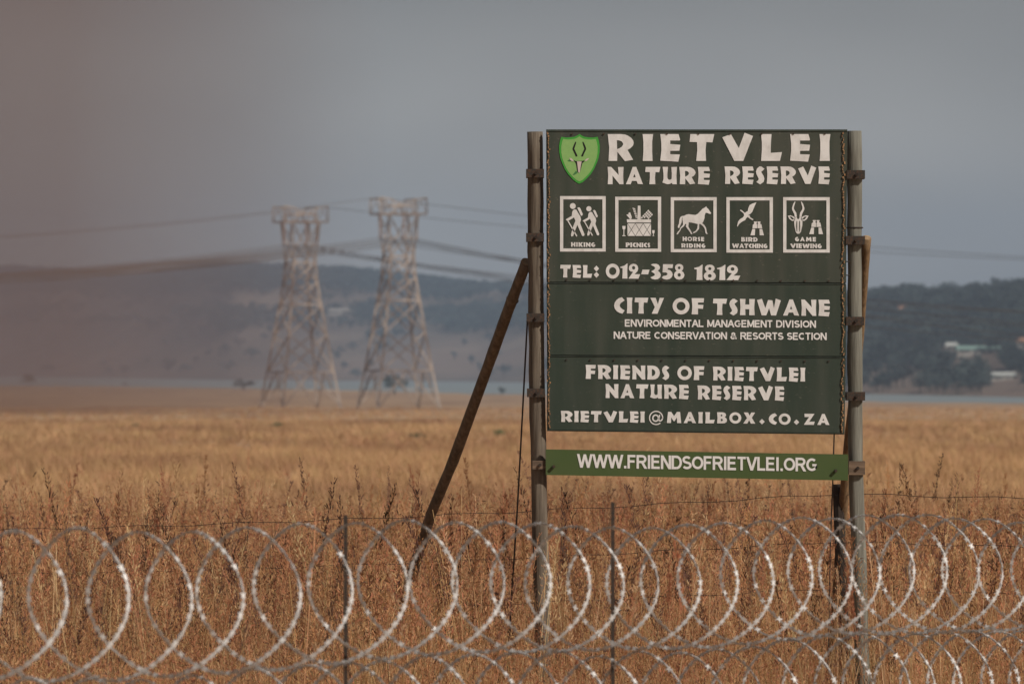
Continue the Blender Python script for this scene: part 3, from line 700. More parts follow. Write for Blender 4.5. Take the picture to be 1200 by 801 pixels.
# Monoline sans capitals (strokes on a unit box, width given)
def arc(cx, cy, rx, ry, a0, a1, n=10): return [(cx + rx * math.cos(R(a0 + (a1 - a0) * i / n)), cy + ry * math.sin(R(a0 + (a1 - a0) * i / n))) for i in range(n + 1)]
SN = {
 'A': (.78, [[(.04,0),(.39,1),(.74,0)],[(.17,.33),(.61,.33)]]), 'C': (.78, [arc(.42,.5,.34,.46,48,312,16)]),
 'D': (.76, [[(.08,0),(.08,1),(.36,1)] + arc(.36,.5,.34,.5,90,-90,12) + [(.08,0)]]),
 'E': (.68, [[(.64,.0),(.08,.0),(.08,1),(.62,1)],[(.08,.53),(.58,.53)]]), 'F': (.64, [[(.08,0),(.08,1),(.6,1)],[(.08,.52),(.53,.52)]]),
 'G': (.82, [arc(.43,.5,.35,.46,50,330,16) + [(.74,.18),(.74,.46),(.46,.46)]]), 'I': (.26, [[(.13,0),(.13,1)]]),
 'L': (.62, [[(.08,1),(.08,0),(.6,0)]]), 'M': (.88, [[(.08,0),(.08,1),(.44,.1),(.80,1),(.80,0)]]), 'N': (.76, [[(.08,0),(.08,1),(.68,0),(.68,1)]]),
 'O': (.84, [arc(.42,.5,.35,.46,0,360,22)]), 'R': (.76, [[(.08,0),(.08,1),(.42,1)] + arc(.44,.745,.22,.255,90,-90,8) + [(.08,.49)],[(.42,.47),(.70,0)]]),
 'S': (.70, [arc(.35,.745,.25,.235,30,260,12) + arc(.35,.255,.28,.235,80,-150,12)]), 'T': (.68, [[(.34,0),(.34,1)],[(.02,1),(.66,1)]]),
 'V': (.76, [[(.05,1),(.38,0),(.71,1)]]), 'W': (1.12, [[(.05,1),(.30,0),(.56,.98),(.82,0),(1.07,1)]]),
 'U': (.76, [[(.08,1),(.08,.32)] + arc(.38,.32,.30,.28,180,360,10) + [(.68,1)]]),
 '.': (.26, [[(.13,0),(.13,.02)]]),
 '&': (.80, [[(.76,.0),(.24,.62)] + arc(.36,.78,.17,.19,215,-60,10) + [(.2,.44)] + arc(.30,.25,.22,.23,130,320,10) + [(.66,.5)]]), ' ': (.34, []),
}
def stroke(pts, wx, wy, hw_):
    """mitred polyline of half-width hw_ in pixel space -> quads"""
    n = len(pts); closed = (pts[0][0] - pts[-1][0]) ** 2 + (pts[0][1] - pts[-1][1]) ** 2 < 1e-6
    p = [Vector((a[0], a[1])) for a in pts]
    if closed: p = p[:-1]
    n = len(p); L_, R_ = [], []
    for i in range(n):
        a = p[i - 1] if (i or closed) else None; b = p[(i + 1) % n] if (i < n - 1 or closed) else None
        d1 = (p[i] - a).normalized() if a is not None else None; d2 = (b - p[i]).normalized() if b is not None else None
        if d1 is None: d1 = d2
        if d2 is None: d2 = d1
        n1 = Vector((-d1.y, d1.x)); n2 = Vector((-d2.y, d2.x)); m = n1 + n2
        if m.length < .2: m = n1
        m.normalize(); s = hw_ / max(.82, m.dot(n1))
        L_.append(p[i] + m * s); R_.append(p[i] - m * s)
    return L_, R_, closed
def sans(txt, x0, x1, yt, yb, y, wt=.16, slope=.0, track=.06):
    h = yb - yt; adv = [SN[c][0] + track for c in txt]; tot = sum(adv) - track; sx = (x1 - x0) / tot; hw_ = wt * h / 2
    V, Fc = [], []; x = x0; q = 0
    for c, a in zip(txt, adv):
        for st in SN[c][1]:
            pp = [(x + u * sx, yb - hw_ - v * (h - 2 * hw_)) for u, v in st]
            if len(pp) == 2 and abs(pp[0][0] - pp[1][0]) < 1e-6:      # plain verticals reach the full height
                pp = [(pp[0][0], pp[0][1] + hw_), (pp[1][0], pp[1][1] - hw_)]
            if len(st) <= 5 or c in 'DRU':
                # straight runs are laid segment by segment; curved runs go on as one stroke
                k = 0; rest = []
                while k < len(pp) - 1:
                    a_, b_ = pp[k], pp[k + 1]; ln_ = math.hypot(b_[0] - a_[0], b_[1] - a_[1])
                    if len(st) > 5 and ln_ < .22 * h and not (k == 0 and False):
                        rest.append(k); k += 1; continue
                    dx_, dy_ = b_[0] - a_[0], b_[1] - a_[1]; q += 1; n0 = len(V)
                    if abs(dy_) > .3 * abs(dx_):
                        wx = hw_ * ln_ / abs(dy_); ya_, yb_ = a_[1], b_[1]; s1 = 1 if dy_ > 0 else -1
                        e_ = 0 if (len(pp) == 2 and abs(dx_) < 1e-6) else hw_
                        if c in 'R&' and abs(dx_) > .1 * h: e_a = 0
                        else: e_a = e_
                        xa_ = a_[0] - dx_ / abs(dy_) * e_a * 0; xb_ = b_[0]
                        cs_ = [(xa_ - wx, ya_ - s1 * e_a), (xa_ + wx, ya_ - s1 * e_a), (xb_ + wx, yb_ + s1 * e_), (xb_ - wx, yb_ + s1 * e_)]
                    else:
                        cs_ = [(a_[0], a_[1] - hw_), (b_[0], b_[1] - hw_), (b_[0], b_[1] + hw_), (a_[0], a_[1] + hw_)]
                    for w0_, w1_ in cs_: V.append(S(w0_, w1_ + slope * (w0_ - x0), y - .00008 * (q % 9)))
                    Fc.append((n0, n0 + 1, n0 + 2, n0 + 3)); k += 1
                if not rest: continue
                pp = pp[rest[0]:rest[-1] + 2]
            L_, R_, cl = stroke(pp, sx, h, hw_); n0 = len(V); m = len(L_); q += 1
            for l_, r_ in zip(L_, R_):
                for w_ in (l_, r_): V.append(S(w_.x, w_.y + slope * (w_.x - x0), y - .00008 * (q % 9)))
            for i in range(m if cl else m - 1):
                j = (i + 1) % m; Fc.append((n0 + 2 * i, n0 + 2 * i + 1, n0 + 2 * j + 1, n0 + 2 * j))
        x += a * sx
    return V, Fc

# panels
PF = -0.02
panels = {}
for nm, c4, m in (('top', [(640, 153), (993, 153), (991.5, 331), (640.5, 330)], M_board), ('mid', [(640.5, 332), (991.5, 333), (991, 417), (641, 415.5)], M_board2),
                  ('low', [(641, 417.5), (991, 419), (989.5, 507), (641, 503)], M_board2)):
    panels[nm] = obj('panel', quadbox(c4, PF, .015), m, sign, label={'top': 'tall top panel with emblem and pictograms', 'mid': 'middle panel naming the city', 'low': 'bottom panel with the email line'}[nm])
www = obj('panel', quadbox([(639.5, 526), (993.5, 532), (993.5, 562.5), (639.5, 556)], -.05, -.028), M_www, sign, label='long olive green strip panel with the web address')
TY = PF - .004
def letters(chars, pn, m=None):
    for mb in chars: obj('letter', mb, m or M_white, panels[pn])
def letter(nm, mb, pn, m=None, lab=None):
    o = obj(nm, mb, m or M_white, panels[pn] if pn in panels else www)
    if lab: o['label'] = lab
    if nm in ('lettering', 'pictogram'): o['kind'] = 'stuff'
    return o
# RIETVLEI headline, each letter at its place
hl = []
for ch, x0, x1 in (('R', 712.2, 742.6), ('I', 753, 765.3), ('E', 773.7, 797.3), ('T', 808, 837), ('V', 846.3, 882.3), ('L', 891.8, 916.3), ('E', 925.8, 949.4), ('I', 960.2, 973)):
    hl.append(flat(place(ch, x0, (x1 - x0) / GL[ch][0], 188.7, 157.3, 0, x0), TY))
letters(hl, 'top')
letters(word('NATURE', 712, 832, 195.7, 216, TY, 0) + word('RESERVE', 849, 972.5, 195.2, 215.6, TY, 0), 'top')
letters(word('TEL:', 656.4, 702, 310.3, 325, TY) + word('012-358', 710, 802, 309, 326.2, TY, .008, .06) + word('1812', 813.3, 867.5, 310.5, 328, TY, .004, .06), 'top')
letters(word('CITY', 719.5, 778, 348.4, 367, TY, .01) + word('OF', 788.3, 825, 349, 368, TY, .01) + word('TSHWANE', 835.3, 972.5, 349.8, 368.8, TY, .01), 'mid')
letter('lettering', sans('ENVIRONMENTAL MANAGEMENT DIVISION', 732.2, 956, 374.0, 382.6, TY, .195, .006), 'mid', M_whiteb, 'small plain capitals, upper line')
letter('lettering', sans('NATURE CONSERVATION & RESORTS SECTION', 719.2, 968.5, 388.2, 396.8, TY, .195, .006), 'mid', M_whiteb, 'small plain capitals, lower line')
letters(word('FRIENDS', 686.3, 784.3, 427.2, 443.6, TY) + word('OF', 793.8, 825.3, 428.5, 444.8, TY) + word('RIETVLEI', 835.2, 943.6, 429.3, 445.5, TY), 'low')
letters(word('NATURE', 709.5, 807.2, 449.5, 466, TY) + word('RESERVE', 817.2, 919, 451.3, 467.8, TY), 'low')
at = []
def ringstroke(pts, hw_):
    L_, R_, cl = stroke(pts, 1, 1, hw_); V = []; m = len(L_)
    for a, b in zip(L_, R_): V += [S(a.x, a.y, TY), S(b.x, b.y, TY)]
    return V, [(2 * i, 2 * i + 1, 2 * ((i + 1) % m) + 1, 2 * ((i + 1) % m)) for i in range(m if cl else m - 1)]
def aarc(cx, cy, rx, ry, a0, a1, n=20): return [(cx + rx * math.cos(R(a0 + (a1 - a0) * i / n)), cy - ry * math.sin(R(a0 + (a1 - a0) * i / n))) for i in range(n + 1)]
at = [ringstroke(aarc(768.8, 489.3, 7.7, 7.7, -40, -40 + 335, 26)[::-1][:0] or aarc(768.8, 489.3, 7.7, 7.7, -5, 310, 28), .65), ringstroke(aarc(768.2, 489.6, 3.3, 3.6, 0, 360, 18), .8),
      ringstroke([(772.9, 485.6), (772.1, 490.5), (772.3, 492.6), (774, 492.8), (775.6, 491.6), (776.5, 489.3)], .7)]
letters(word('RIETVLEI', 657.2, 755.6, 481.0, 494.0, TY, .008) + [join(*at)] + word('MAILBOX', 781.4, 885, 482.2, 495.2, TY, .008) + word('.', 889.6, 896, 483.2, 496.6, TY) +
     word('CO', 900.6, 926.2, 484, 497, TY) + word('.', 930, 936.4, 483.9, 497.2, TY) + word('ZA', 942, 971.8, 484.4, 497.3, TY), 'low')
TYW = -.054
letter('lettering', sans('WWW.FRIENDSOFRIETVLEI.ORG', 676.7, 957, 531.4, 547.4, TYW, .175, .0165, .055), 'www', M_whiteb, 'white web address in plain capitals')

# pictograms; coordinates measured in a 10.68x enlargement
def Z(x0, y0=225, s=10.68): return lambda pts: [(x0 + a / s, y0 + b / s) for a, b in pts]
def framebox(z, l, t, r, b, w=41):
    return flat([z([(l, t), (r, t), (r, b), (l, b)]), z([(l + w, t + w), (r - w, t + w), (r - w, b - w + 2), (l + w, b - w + 2)])], TY)
def pict(z, frame, shapes, words, lab):
    mbs = [framebox(z, *frame)]
    for lp in shapes: mbs.append(flat([z(q) for q in lp], TY))
    for tx, a, b, c, d in words:
        (xa, ya), (xb, yb) = z([(a, c), (b, d)])
        mbs += word(tx, xa, xb, ya, yb, TY, .012, .04)
    letter('pictogram', join(*mbs), 'top', lab=lab)
def hiker(ox, oy, s):
    q = lambda pts: [(ox + a * s, oy + b * s) for a, b in pts]
    return [[q(circ(205, 176, 37, 18))],
            [q([(262, 200), (284, 190), (300, 205), (332, 280), (318, 300), (305, 292)])],
            [q([(228, 218), (250, 222), (272, 262), (300, 305), (308, 345), (296, 385), (304, 410), (352, 530), (345, 550), (322, 550), (262, 412), (238, 470), (222, 515), (210, 552), (184, 556), (182, 530), (212, 425), (238, 360), (220, 318), (204, 328), (146, 362), (118, 352), (122, 340), (192, 300), (196, 255), (208, 228)])],
            [q([(136, 360), (150, 356), (262, 548), (250, 560)])]]
z1 = Z(652)
pict(z1, (45, 52, 617, 745), hiker(0, 0, 1) + hiker(225, 55, .885), [('HIKING', 182, 486, 628, 684)], 'hiking pictogram of two walkers with sticks')
z2 = Z(716)
bask = [[(198, 342), (285, 342), (330, 342), (335, 172), (368, 172), (372, 342), (500, 342), (500, 382), (200, 382)]]
dia = []
bl, br_, bt, bb = 205, 500, 393, 550
def clip_dia():
    cells = []
    w_ = (br_ - bl) / 6.0; h_ = (bb - bt) / 2
    for i in range(7):
        for j in range(3):
            if (i + j) % 2 == 0: continue
            cx = bl + i * w_; cy = bt + j * h_; g = 5
            pts_ = [(cx, cy - h_ + g), (cx + w_ - g * .7, cy), (cx, cy + h_ - g), (cx - w_ + g * .7, cy)]
            pts_ = [(min(max(a, bl), br_), min(max(b, bt), bb)) for a, b in pts_]
            if (max(a for a, _ in pts_) - min(a for a, _ in pts_)) > 8 and (max(b for _, b in pts_) - min(b for _, b in pts_)) > 8: cells.append([pts_])
    return cells
shp = [bask] + clip_dia() + [
    [[(192, 285), (215, 278), (262, 330), (240, 342)]], [[(215, 268), (238, 252), (262, 318), (250, 325)]],
    [[(140, 425), (182, 425), (178, 462), (166, 472), (166, 540), (182, 545), (182, 552), (140, 552), (140, 545), (156, 540), (156, 472), (144, 462)]],
    [[(514, 478), (546, 478), (543, 512), (535, 520), (535, 545), (545, 552), (515, 552), (525, 545), (525, 520), (517, 512)]]]
bread = []
for k in range(6): y_ = 205 + k * 22; bread.append([[(268 + k * 7, y_ - 8), (300 + k * 6, y_), (306 + k * 6, y_ + 14), (272 + k * 7, y_ + 6)]])
clth = []
for i in range(5):
    for j in range(4):
        o = Vector((372, 330)); u = Vector((100, -105)) / 5; v = Vector((70, 75)) / 4 * .95; a = o + u * i + v * j * .9 + Vector((0, -8))
        if (i + j) % 1 == 0: clth.append([[tuple(a), tuple(a + u * .78), tuple(a + u * .78 + v * .72), tuple(a + v * .72)]])
clth = [c for c in clth if max(p[1] for p in c[0]) < 343]
pict(z2, (52, 60, 627, 748), shp + bread + clth, [('PICNICS', 183, 490, 632, 690)], 'picnic basket pictogram')
z3 = Z(782)
horse = [(548, 262), (540, 276), (522, 272), (498, 262), (478, 262), (468, 290), (464, 330), (448, 372), (436, 392), (462, 412), (484, 450), (494, 505), (504, 525), (484, 525), (476, 508), (468, 462), (448, 430), (412, 400),
         (398, 402), (398, 440), (396, 462), (362, 500), (340, 512), (318, 518), (328, 500), (352, 488), (374, 455), (380, 402), (340, 392), (300, 382), (268, 380), (266, 412), (262, 432), (284, 470), (300, 500), (314, 525), (296, 528), (284, 505), (246, 452), (230, 430), (238, 400), (222, 402), (206, 430), (172, 455), (160, 485), (140, 512), (134, 528), (114, 530), (126, 504), (152, 478), (164, 446), (196, 410), (194, 380), (188, 340), (194, 318), (182, 330), (178, 380), (160, 420), (148, 452), (130, 446), (134, 415), (144, 400), (150, 345), (162, 315), (180, 302), (210, 298), (240, 282), (266, 277), (310, 284), (350, 288), (378, 275), (410, 242), (440, 210), (470, 194), (486, 180), (494, 196), (512, 212), (532, 242)]
pict(z3, (42, 65, 617, 753), [[horse]], [('HORSE', 190, 462, 560, 613), ('RIDING', 174, 475, 643, 696)], 'horse riding pictogram')
def binoc(x, y, s):
    q = lambda pts: [(x + a * s, y + b * s) for a, b in pts]
    return [[q([(44, 0), (82, 0), (82, 14), (76, 20), (76, 28), (84, 34), (84, 84), (26, 84), (30, 40), (46, 28), (50, 20), (44, 14)])], [q([(90, 0), (126, 0), (126, 14), (120, 20), (124, 28), (138, 34), (148, 84), (90, 84), (90, 34), (98, 28), (98, 20), (90, 14)])],
            [q([(24, 92), (60, 92), (56, 172), (0, 172)])], [q([(114, 92), (148, 92), (170, 172), (116, 172)])]]
z4 = Z(846)
bird = [(430, 130), (400, 195), (378, 250), (352, 278), (330, 288), (352, 300), (350, 315), (394, 342), (384, 354), (345, 332), (322, 312), (302, 330), (290, 352), (250, 372), (215, 400), (194, 435), (188, 425), (200, 372), (225, 340), (262, 318), (276, 296), (272, 268), (225, 232), (230, 222), (245, 226), (286, 262), (304, 248), (322, 240), (328, 205), (345, 165), (380, 145)]
pict(z4, (55, 65, 637, 758), [[bird]] + binoc(355, 370, 1), [('BIRD', 240, 446, 565, 620), ('WATCHING', 125, 568, 643, 699)], 'bird watching pictogram with binoculars')
z5 = Z(912)
horn = [(214, 122), (206, 150), (194, 190), (196, 215), (225, 262), (232, 310), (206, 315), (200, 278), (172, 222), (170, 200), (186, 150), (204, 122)]
mir = lambda pts: [(496 - a, b) for a, b in pts]
ear = [(118, 298), (150, 292), (190, 306), (212, 330), (204, 358), (172, 362), (138, 338)]; earh = [(140, 308), (165, 308), (192, 332), (190, 346), (168, 344)]
face = [(216, 318), (228, 312), (238, 338), (258, 338), (268, 312), (284, 318), (302, 340), (300, 420), (282, 500), (262, 522), (234, 522), (218, 500), (200, 420), (196, 340)]
facel = [(226, 365), (236, 360), (236, 500), (228, 490), (222, 430)]; facer = [(496 - a, b) for a, b in facel]
pict(z5, (60, 65, 643, 758), [[horn], [mir(horn)], [ear, earh], [mir(ear), mir(earh)], [face, facel, facer]] + binoc(386, 352, 1.02), [('GAME', 207, 472, 562, 617), ('VIEWING', 148, 542, 643, 700)], 'game viewing pictogram of antelope head and binoculars')
# shield emblem
zs = Z(650, 150, 11.45)
half = [(335, 82), (310, 98), (270, 118), (210, 128), (150, 130), (88, 120), (72, 170), (60, 240), (62, 320), (75, 400), (100, 470), (135, 550), (180, 620), (240, 685), (290, 728), (328, 748)]
sh = half + [(664 - a, b) for a, b in half[::-1][1:-1]]
inn = [((a - 330) * .90 + 330, (b - 400) * .91 + 402) for a, b in sh]
letter('shield', flat([zs(sh)], TY), 'top', M_limed, 'bright green shield emblem')
letter('shield_field', flat([zs(inn)], TY - .0012), 'top', M_lime)
hn = [(276, 186), (290, 188), (284, 215), (264, 280), (282, 320), (306, 372), (302, 384), (282, 384), (270, 350), (240, 290), (240, 272), (258, 225)]
e1 = [(196, 402), (225, 408), (248, 432), (258, 450), (232, 446), (208, 430)]
hdz = [(248, 432), (290, 446), (370, 442), (400, 436), (395, 455), (372, 470), (360, 520), (340, 590), (330, 602), (312, 600), (300, 570), (288, 490), (276, 462)]
letter('emblem', join(flat([zs(hn)], TY - .0024), flat([zs([(662 - a, b) for a, b in hn])], TY - .0024), flat([zs(hdz)], TY - .0024)), 'top', M_ink)
letter('emblem', join(flat([zs(e1)], TY - .0036), flat([zs([(300, 448), (362, 450), (352, 500), (338, 590), (326, 604), (316, 590), (306, 500)])], TY - .0036), flat([zs([(400, 440), (430, 412), (462, 405), (446, 428), (420, 446)])], TY - .0036)), 'top', M_pale)
letter('emblem', join(flat([zs([(240, 630), (285, 575), (306, 590), (298, 612), (262, 632)])], TY - .002), flat([zs([(168, 440), (200, 425), (232, 448), (190, 452)])], TY - .002)), 'top', M_inkg)

# seams, screws, frayed edge binding
for (xa, ya, xb, yb) in ((641, 331.2, 991, 332.2), (641, 416.6, 990.5, 418.2), (640, 153.3, 993, 153.3), (641, 503.2, 989.5, 507.2)):
    dk = ya in (153.3, 503.2)
    obj('backing_strip', quadbox([(xa, ya - 1.6), (xb, yb - 1.6), (xb, yb + 1.6), (xa, ya + 1.6)], PF + .012, PF + .02), M_board2, sign)
    obj('seam_strip', quadbox([(xa, ya + .2), (xb, yb + .2), (xb, yb + .75), (xa, ya + .75)], PF - .006, PF + .004), M_seam if not dk else M_board2, sign)
for (xa, ya, xb, yb, n_) in ((650, 327.5, 985, 329, 12), (650, 421, 985, 423, 12), (652, 157, 985, 157, 9)):
    for i in range(n_):
        u = (i + .5) / n_; c = S(xa + (xb - xa) * u, ya + (yb - ya) * u, PF - .004)
        obj('screw', tube([c, c + Vector((0, -.006, 0))], .0075, 8), M_rust, sign)
for px_, py_ in ((649, 546), (979, 551)):
    c = S(px_, py_, -.052); obj('screw', tube([c, c + Vector((0, -.03, 0))], .013, 8), M_rust, www)
rr_ = random.Random(5)
for side in (0, 1):
    for seg, (ya, yb, xa, xb) in enumerate(((155, 329, 642.6, 643.0), (333, 415, 643, 643.2), (418, 502, 643.3, 643.3)) if side == 0 else ((155, 330, 988.6, 987.8), (334, 416, 988.2, 987.8), (420, 505, 987.6, 986.6))):
        mbs = []; y_ = ya
        while y_ < yb:
            u = (y_ - ya) / (yb - ya); x_ = xa + (xb - xa) * u + rr_.gauss(0, .7); ln = rr_.uniform(1.0, 3.4); an = rr_.gauss(0, .35)
            c = S(x_, y_ + ln / 2, PF - .008)
            mbs.append(box(c, (rr_.uniform(.7, 1.9) * K, .008, ln * K), Matrix.Rotation(an, 3, 'Y'))); y_ += ln + rr_.uniform(.1, 1.2)
        obj('edge_binding', join(*mbs), M_lace, sign, kind='stuff')
# posts
def postline(pts, r, m, nm, dy, cap=None, jit=.03):
    n = 26; P0 = []
    ys = [p[1] for p in pts]; xs = [p[0] for p in pts]
    path = []
    for i in range(n):
        y_ = ys[0] + (ys[-1] - ys[0]) * i / (n - 1); x_ = interp(y_, ys, xs) + (random.uniform(-.35, .35) if 0 < i < n - 1 else 0); path.append(S(x_, y_, dy))
    o = obj(nm, tube(path, [r * random.uniform(.95, 1.05) for _ in range(n)], 14, True, .02), m, sign, smooth=False)
    me = o.data; me.polygons.foreach_set('use_smooth', [len(p.vertices) == 4 for p in me.polygons]); return o
postline([(627, 154), (628.5, 400), (631.5, 560), (636, 740), (637.5, 852)], 9.2 * K, M_post, 'post', .07)['label'] = 'dark weathered left post'
postline([(1002, 153), (1002.5, 400), (1003.5, 560), (1009, 700), (1013, 852)], 8.6 * K, M_post2, 'post', .07)['label'] = 'grey green right post'
# rails behind the panels
for (yl, yr) in ((203, 204), (278, 282), (372, 376), (460, 464)):
    a = S(641, yl, .045); b = S(991, yr, .045); obj('rail', tube([a, b], .020, 4), M_rust, sign)
a = S(633, 544, .0); b = S(1000, 548, .0)
# clamps
for (yl, x0, x1, m) in ((203, 616.5, 637.5, M_rust), (278, 616.5, 637.5, M_rust), (372, 617, 638, M_rust), (460, 617.5, 638.5, M_rust), (544.5, 624, 639.5, M_block)):
    c = quadbox([(x0, yl - 5), (x1, yl - 5), (x1, yl + 5), (x0, yl + 5)], -.03, .175); cl = obj('clamp', c, m, sign)
    if m is M_block: cl['label'] = 'pale wooden block clamp'
    q = S((x0 + x1) / 2 + 1, yl, -.03); obj('bolt', tube([q, q + Vector((0, -.018, 0))], .014, 6), M_black, cl)
for (yr, x0, x1, m) in ((204.5, 992, 1013.5, M_rust), (281.5, 991, 1013.5, M_rust), (376, 991.5, 1012.5, M_rust), (464, 992, 1013.5, M_rust), (548, 994.5, 1013.5, M_block)):
    c = quadbox([(x0, yr - 5), (x1, yr - 5), (x1, yr + 5), (x0, yr + 5)] if m is M_rust else [(x0, yr - 8), (x1, yr - 8), (x1, yr + 8), (x0, yr + 8)], -.03, .175); cl = obj('clamp', c, m, sign)
    if m is M_block: cl['label'] = 'pale wooden block clamp'
    q = S((x0 + x1) / 2 + 1, yr, -.03); obj('bolt', tube([q, q + Vector((0, -.018, 0))], .014, 6), M_black, cl)
q = [S(993 + 18 * (i / 12), 266, .07) for i in range(3)]
ring = []
for i in range(13):
    an = 2 * math.pi * i / 12; c = S(1002.3, 266.5, .07); ring.append(c + Vector((math.cos(an) * 9.3 * K, math.sin(an) * 9.3 * K, 0)))
obj('wire_tie', tube(ring, .006, 5, False), M_wire, sign)
for yy in (286, 306, 322):
    obj('hook', tube([S(985, yy, .0), S(996, yy + .5, .0)], .005, 5), M_wire, sign)
# leaning braces
def brace(pts, r, m, lab, capm):
    path = [P(a, b, d) for a, b, d in pts]; fine = []
    for i in range(len(path) - 1):
        for k in range(5): fine.append(path[i].lerp(path[i + 1], k / 5))
    fine.append(path[-1])
    o = obj('brace', tube(fine, [r * random.uniform(.96, 1.04) for _ in fine], 12, True, .02), m, sign, label=lab)
    o.data.polygons.foreach_set('use_smooth', [len(p.vertices) == 4 for p in o.data.polygons])
    d0 = (fine[0] - fine[1]).normalized(); obj('sawn_end', tube([fine[0] + d0 * .001, fine[0] + d0 * .006], r * .97, 12), capm, o)
    return o
b1 = brace([(617, 307, 46.16), (596, 362, 46.5), (566, 445, 47.1), (531, 540, 47.8), (505, 602, 48.3), (484, 668, 48.9), (460, 745, 49.6), (440, 812, 50.3)], 6.6 * K, M_brace, 'long brown brace pole leaning to the left', M_cut)
c = P(600.5, 351, 46.45); dirv = (P(596, 362, 46.5) - P(606, 336, 46.38)).normalized()
ring = []
aa = dirv.orthogonal().normalized(); bb_ = dirv.cross(aa)
for i in range(13):
    an = 2 * math.pi * i / 12; ring.append(c + (aa * math.cos(an) + bb_ * math.sin(an)) * 6.9 * K)
obj('wire_tie', tube(ring, .007, 5, False), M_wire, b1)
brace([(1015.5, 279, 46.25), (1011, 340, 46.5), (1004, 430, 47.0), (994, 520, 47.4), (986, 620, 47.8), (975, 760, 48.5), (970, 836, 48.9)], 5.6 * K, M_brace2, 'tan brace pole behind the right post', M_cut)
obj('stay_wire', tube([S(618, 376, .1), P(613, 470, 46.4), P(606, 600, 46.8), P(600, 690, 47.1), P(594, 800, 47.5)], .0075, 5), M_wire, sign)
obj('stay_wire', tube([S(978, 506, .05), P(976, 560, 46.2), P(973, 640, 46.4), P(970, 800, 46.6)], .006, 5), M_wire, sign)

# ------------------------------------------------------------------ barbed wire fence behind the sign
def fy(px): return 50 - (px - 350) / 632 * 2.3
fb = Vector(((982 - 600) / F * fy(982), fy(982), 0))
fence = thing('barbed_wire_fence', 'old barbed wire fence with a black creosoted post crossing behind the sign', 'fence', fb)
def fx(px): y = fy(px); return (px - 600) / F * y, y
for px in (-260, 982, 1560):
    x, y = fx(px); pts_ = [(x + .07 * (1 - z / 1.9), y, z) for z in (-.3, 0, .5, 1.0, 1.5, 1.92 if px == 982 else 1.8)]
    obj('post', tube(pts_, [.050, .050, .049, .048, .047, .046], 10), M_black, fence)
for zt in (1.84, 1.44, 1.05):
    p_ = []; brb = []
    L0 = np.linspace(-260, 1560, 61)
    for i, px in enumerate(L0):
        x, y = fx(px); u = (px + 260) / 1242 if px < 982 else (px - 982) / 578
        z = zt + min(0, px - 982) * .00038 - .05 * math.sin(u * math.pi) * (1 if px < 982 else .4) + .01 * math.sin(px * .05); p_.append(Vector((x, y - .06, z)))
        if i:
            a = p_[-2]; b = p_[-1]
            for k in range(2):
                q = a.lerp(b, (k + .5) / 2); dv = Vector((random.uniform(-.3, .3), random.uniform(-1, 1), 1)).normalized() * .022
                brb.append(tube([q - dv, q + dv], .0022, 3))
    s_ = obj('strand', tube(p_, .0028, 5), M_wire, fence); obj('barbs', join(*brb), M_wire, s_, kind='stuff')

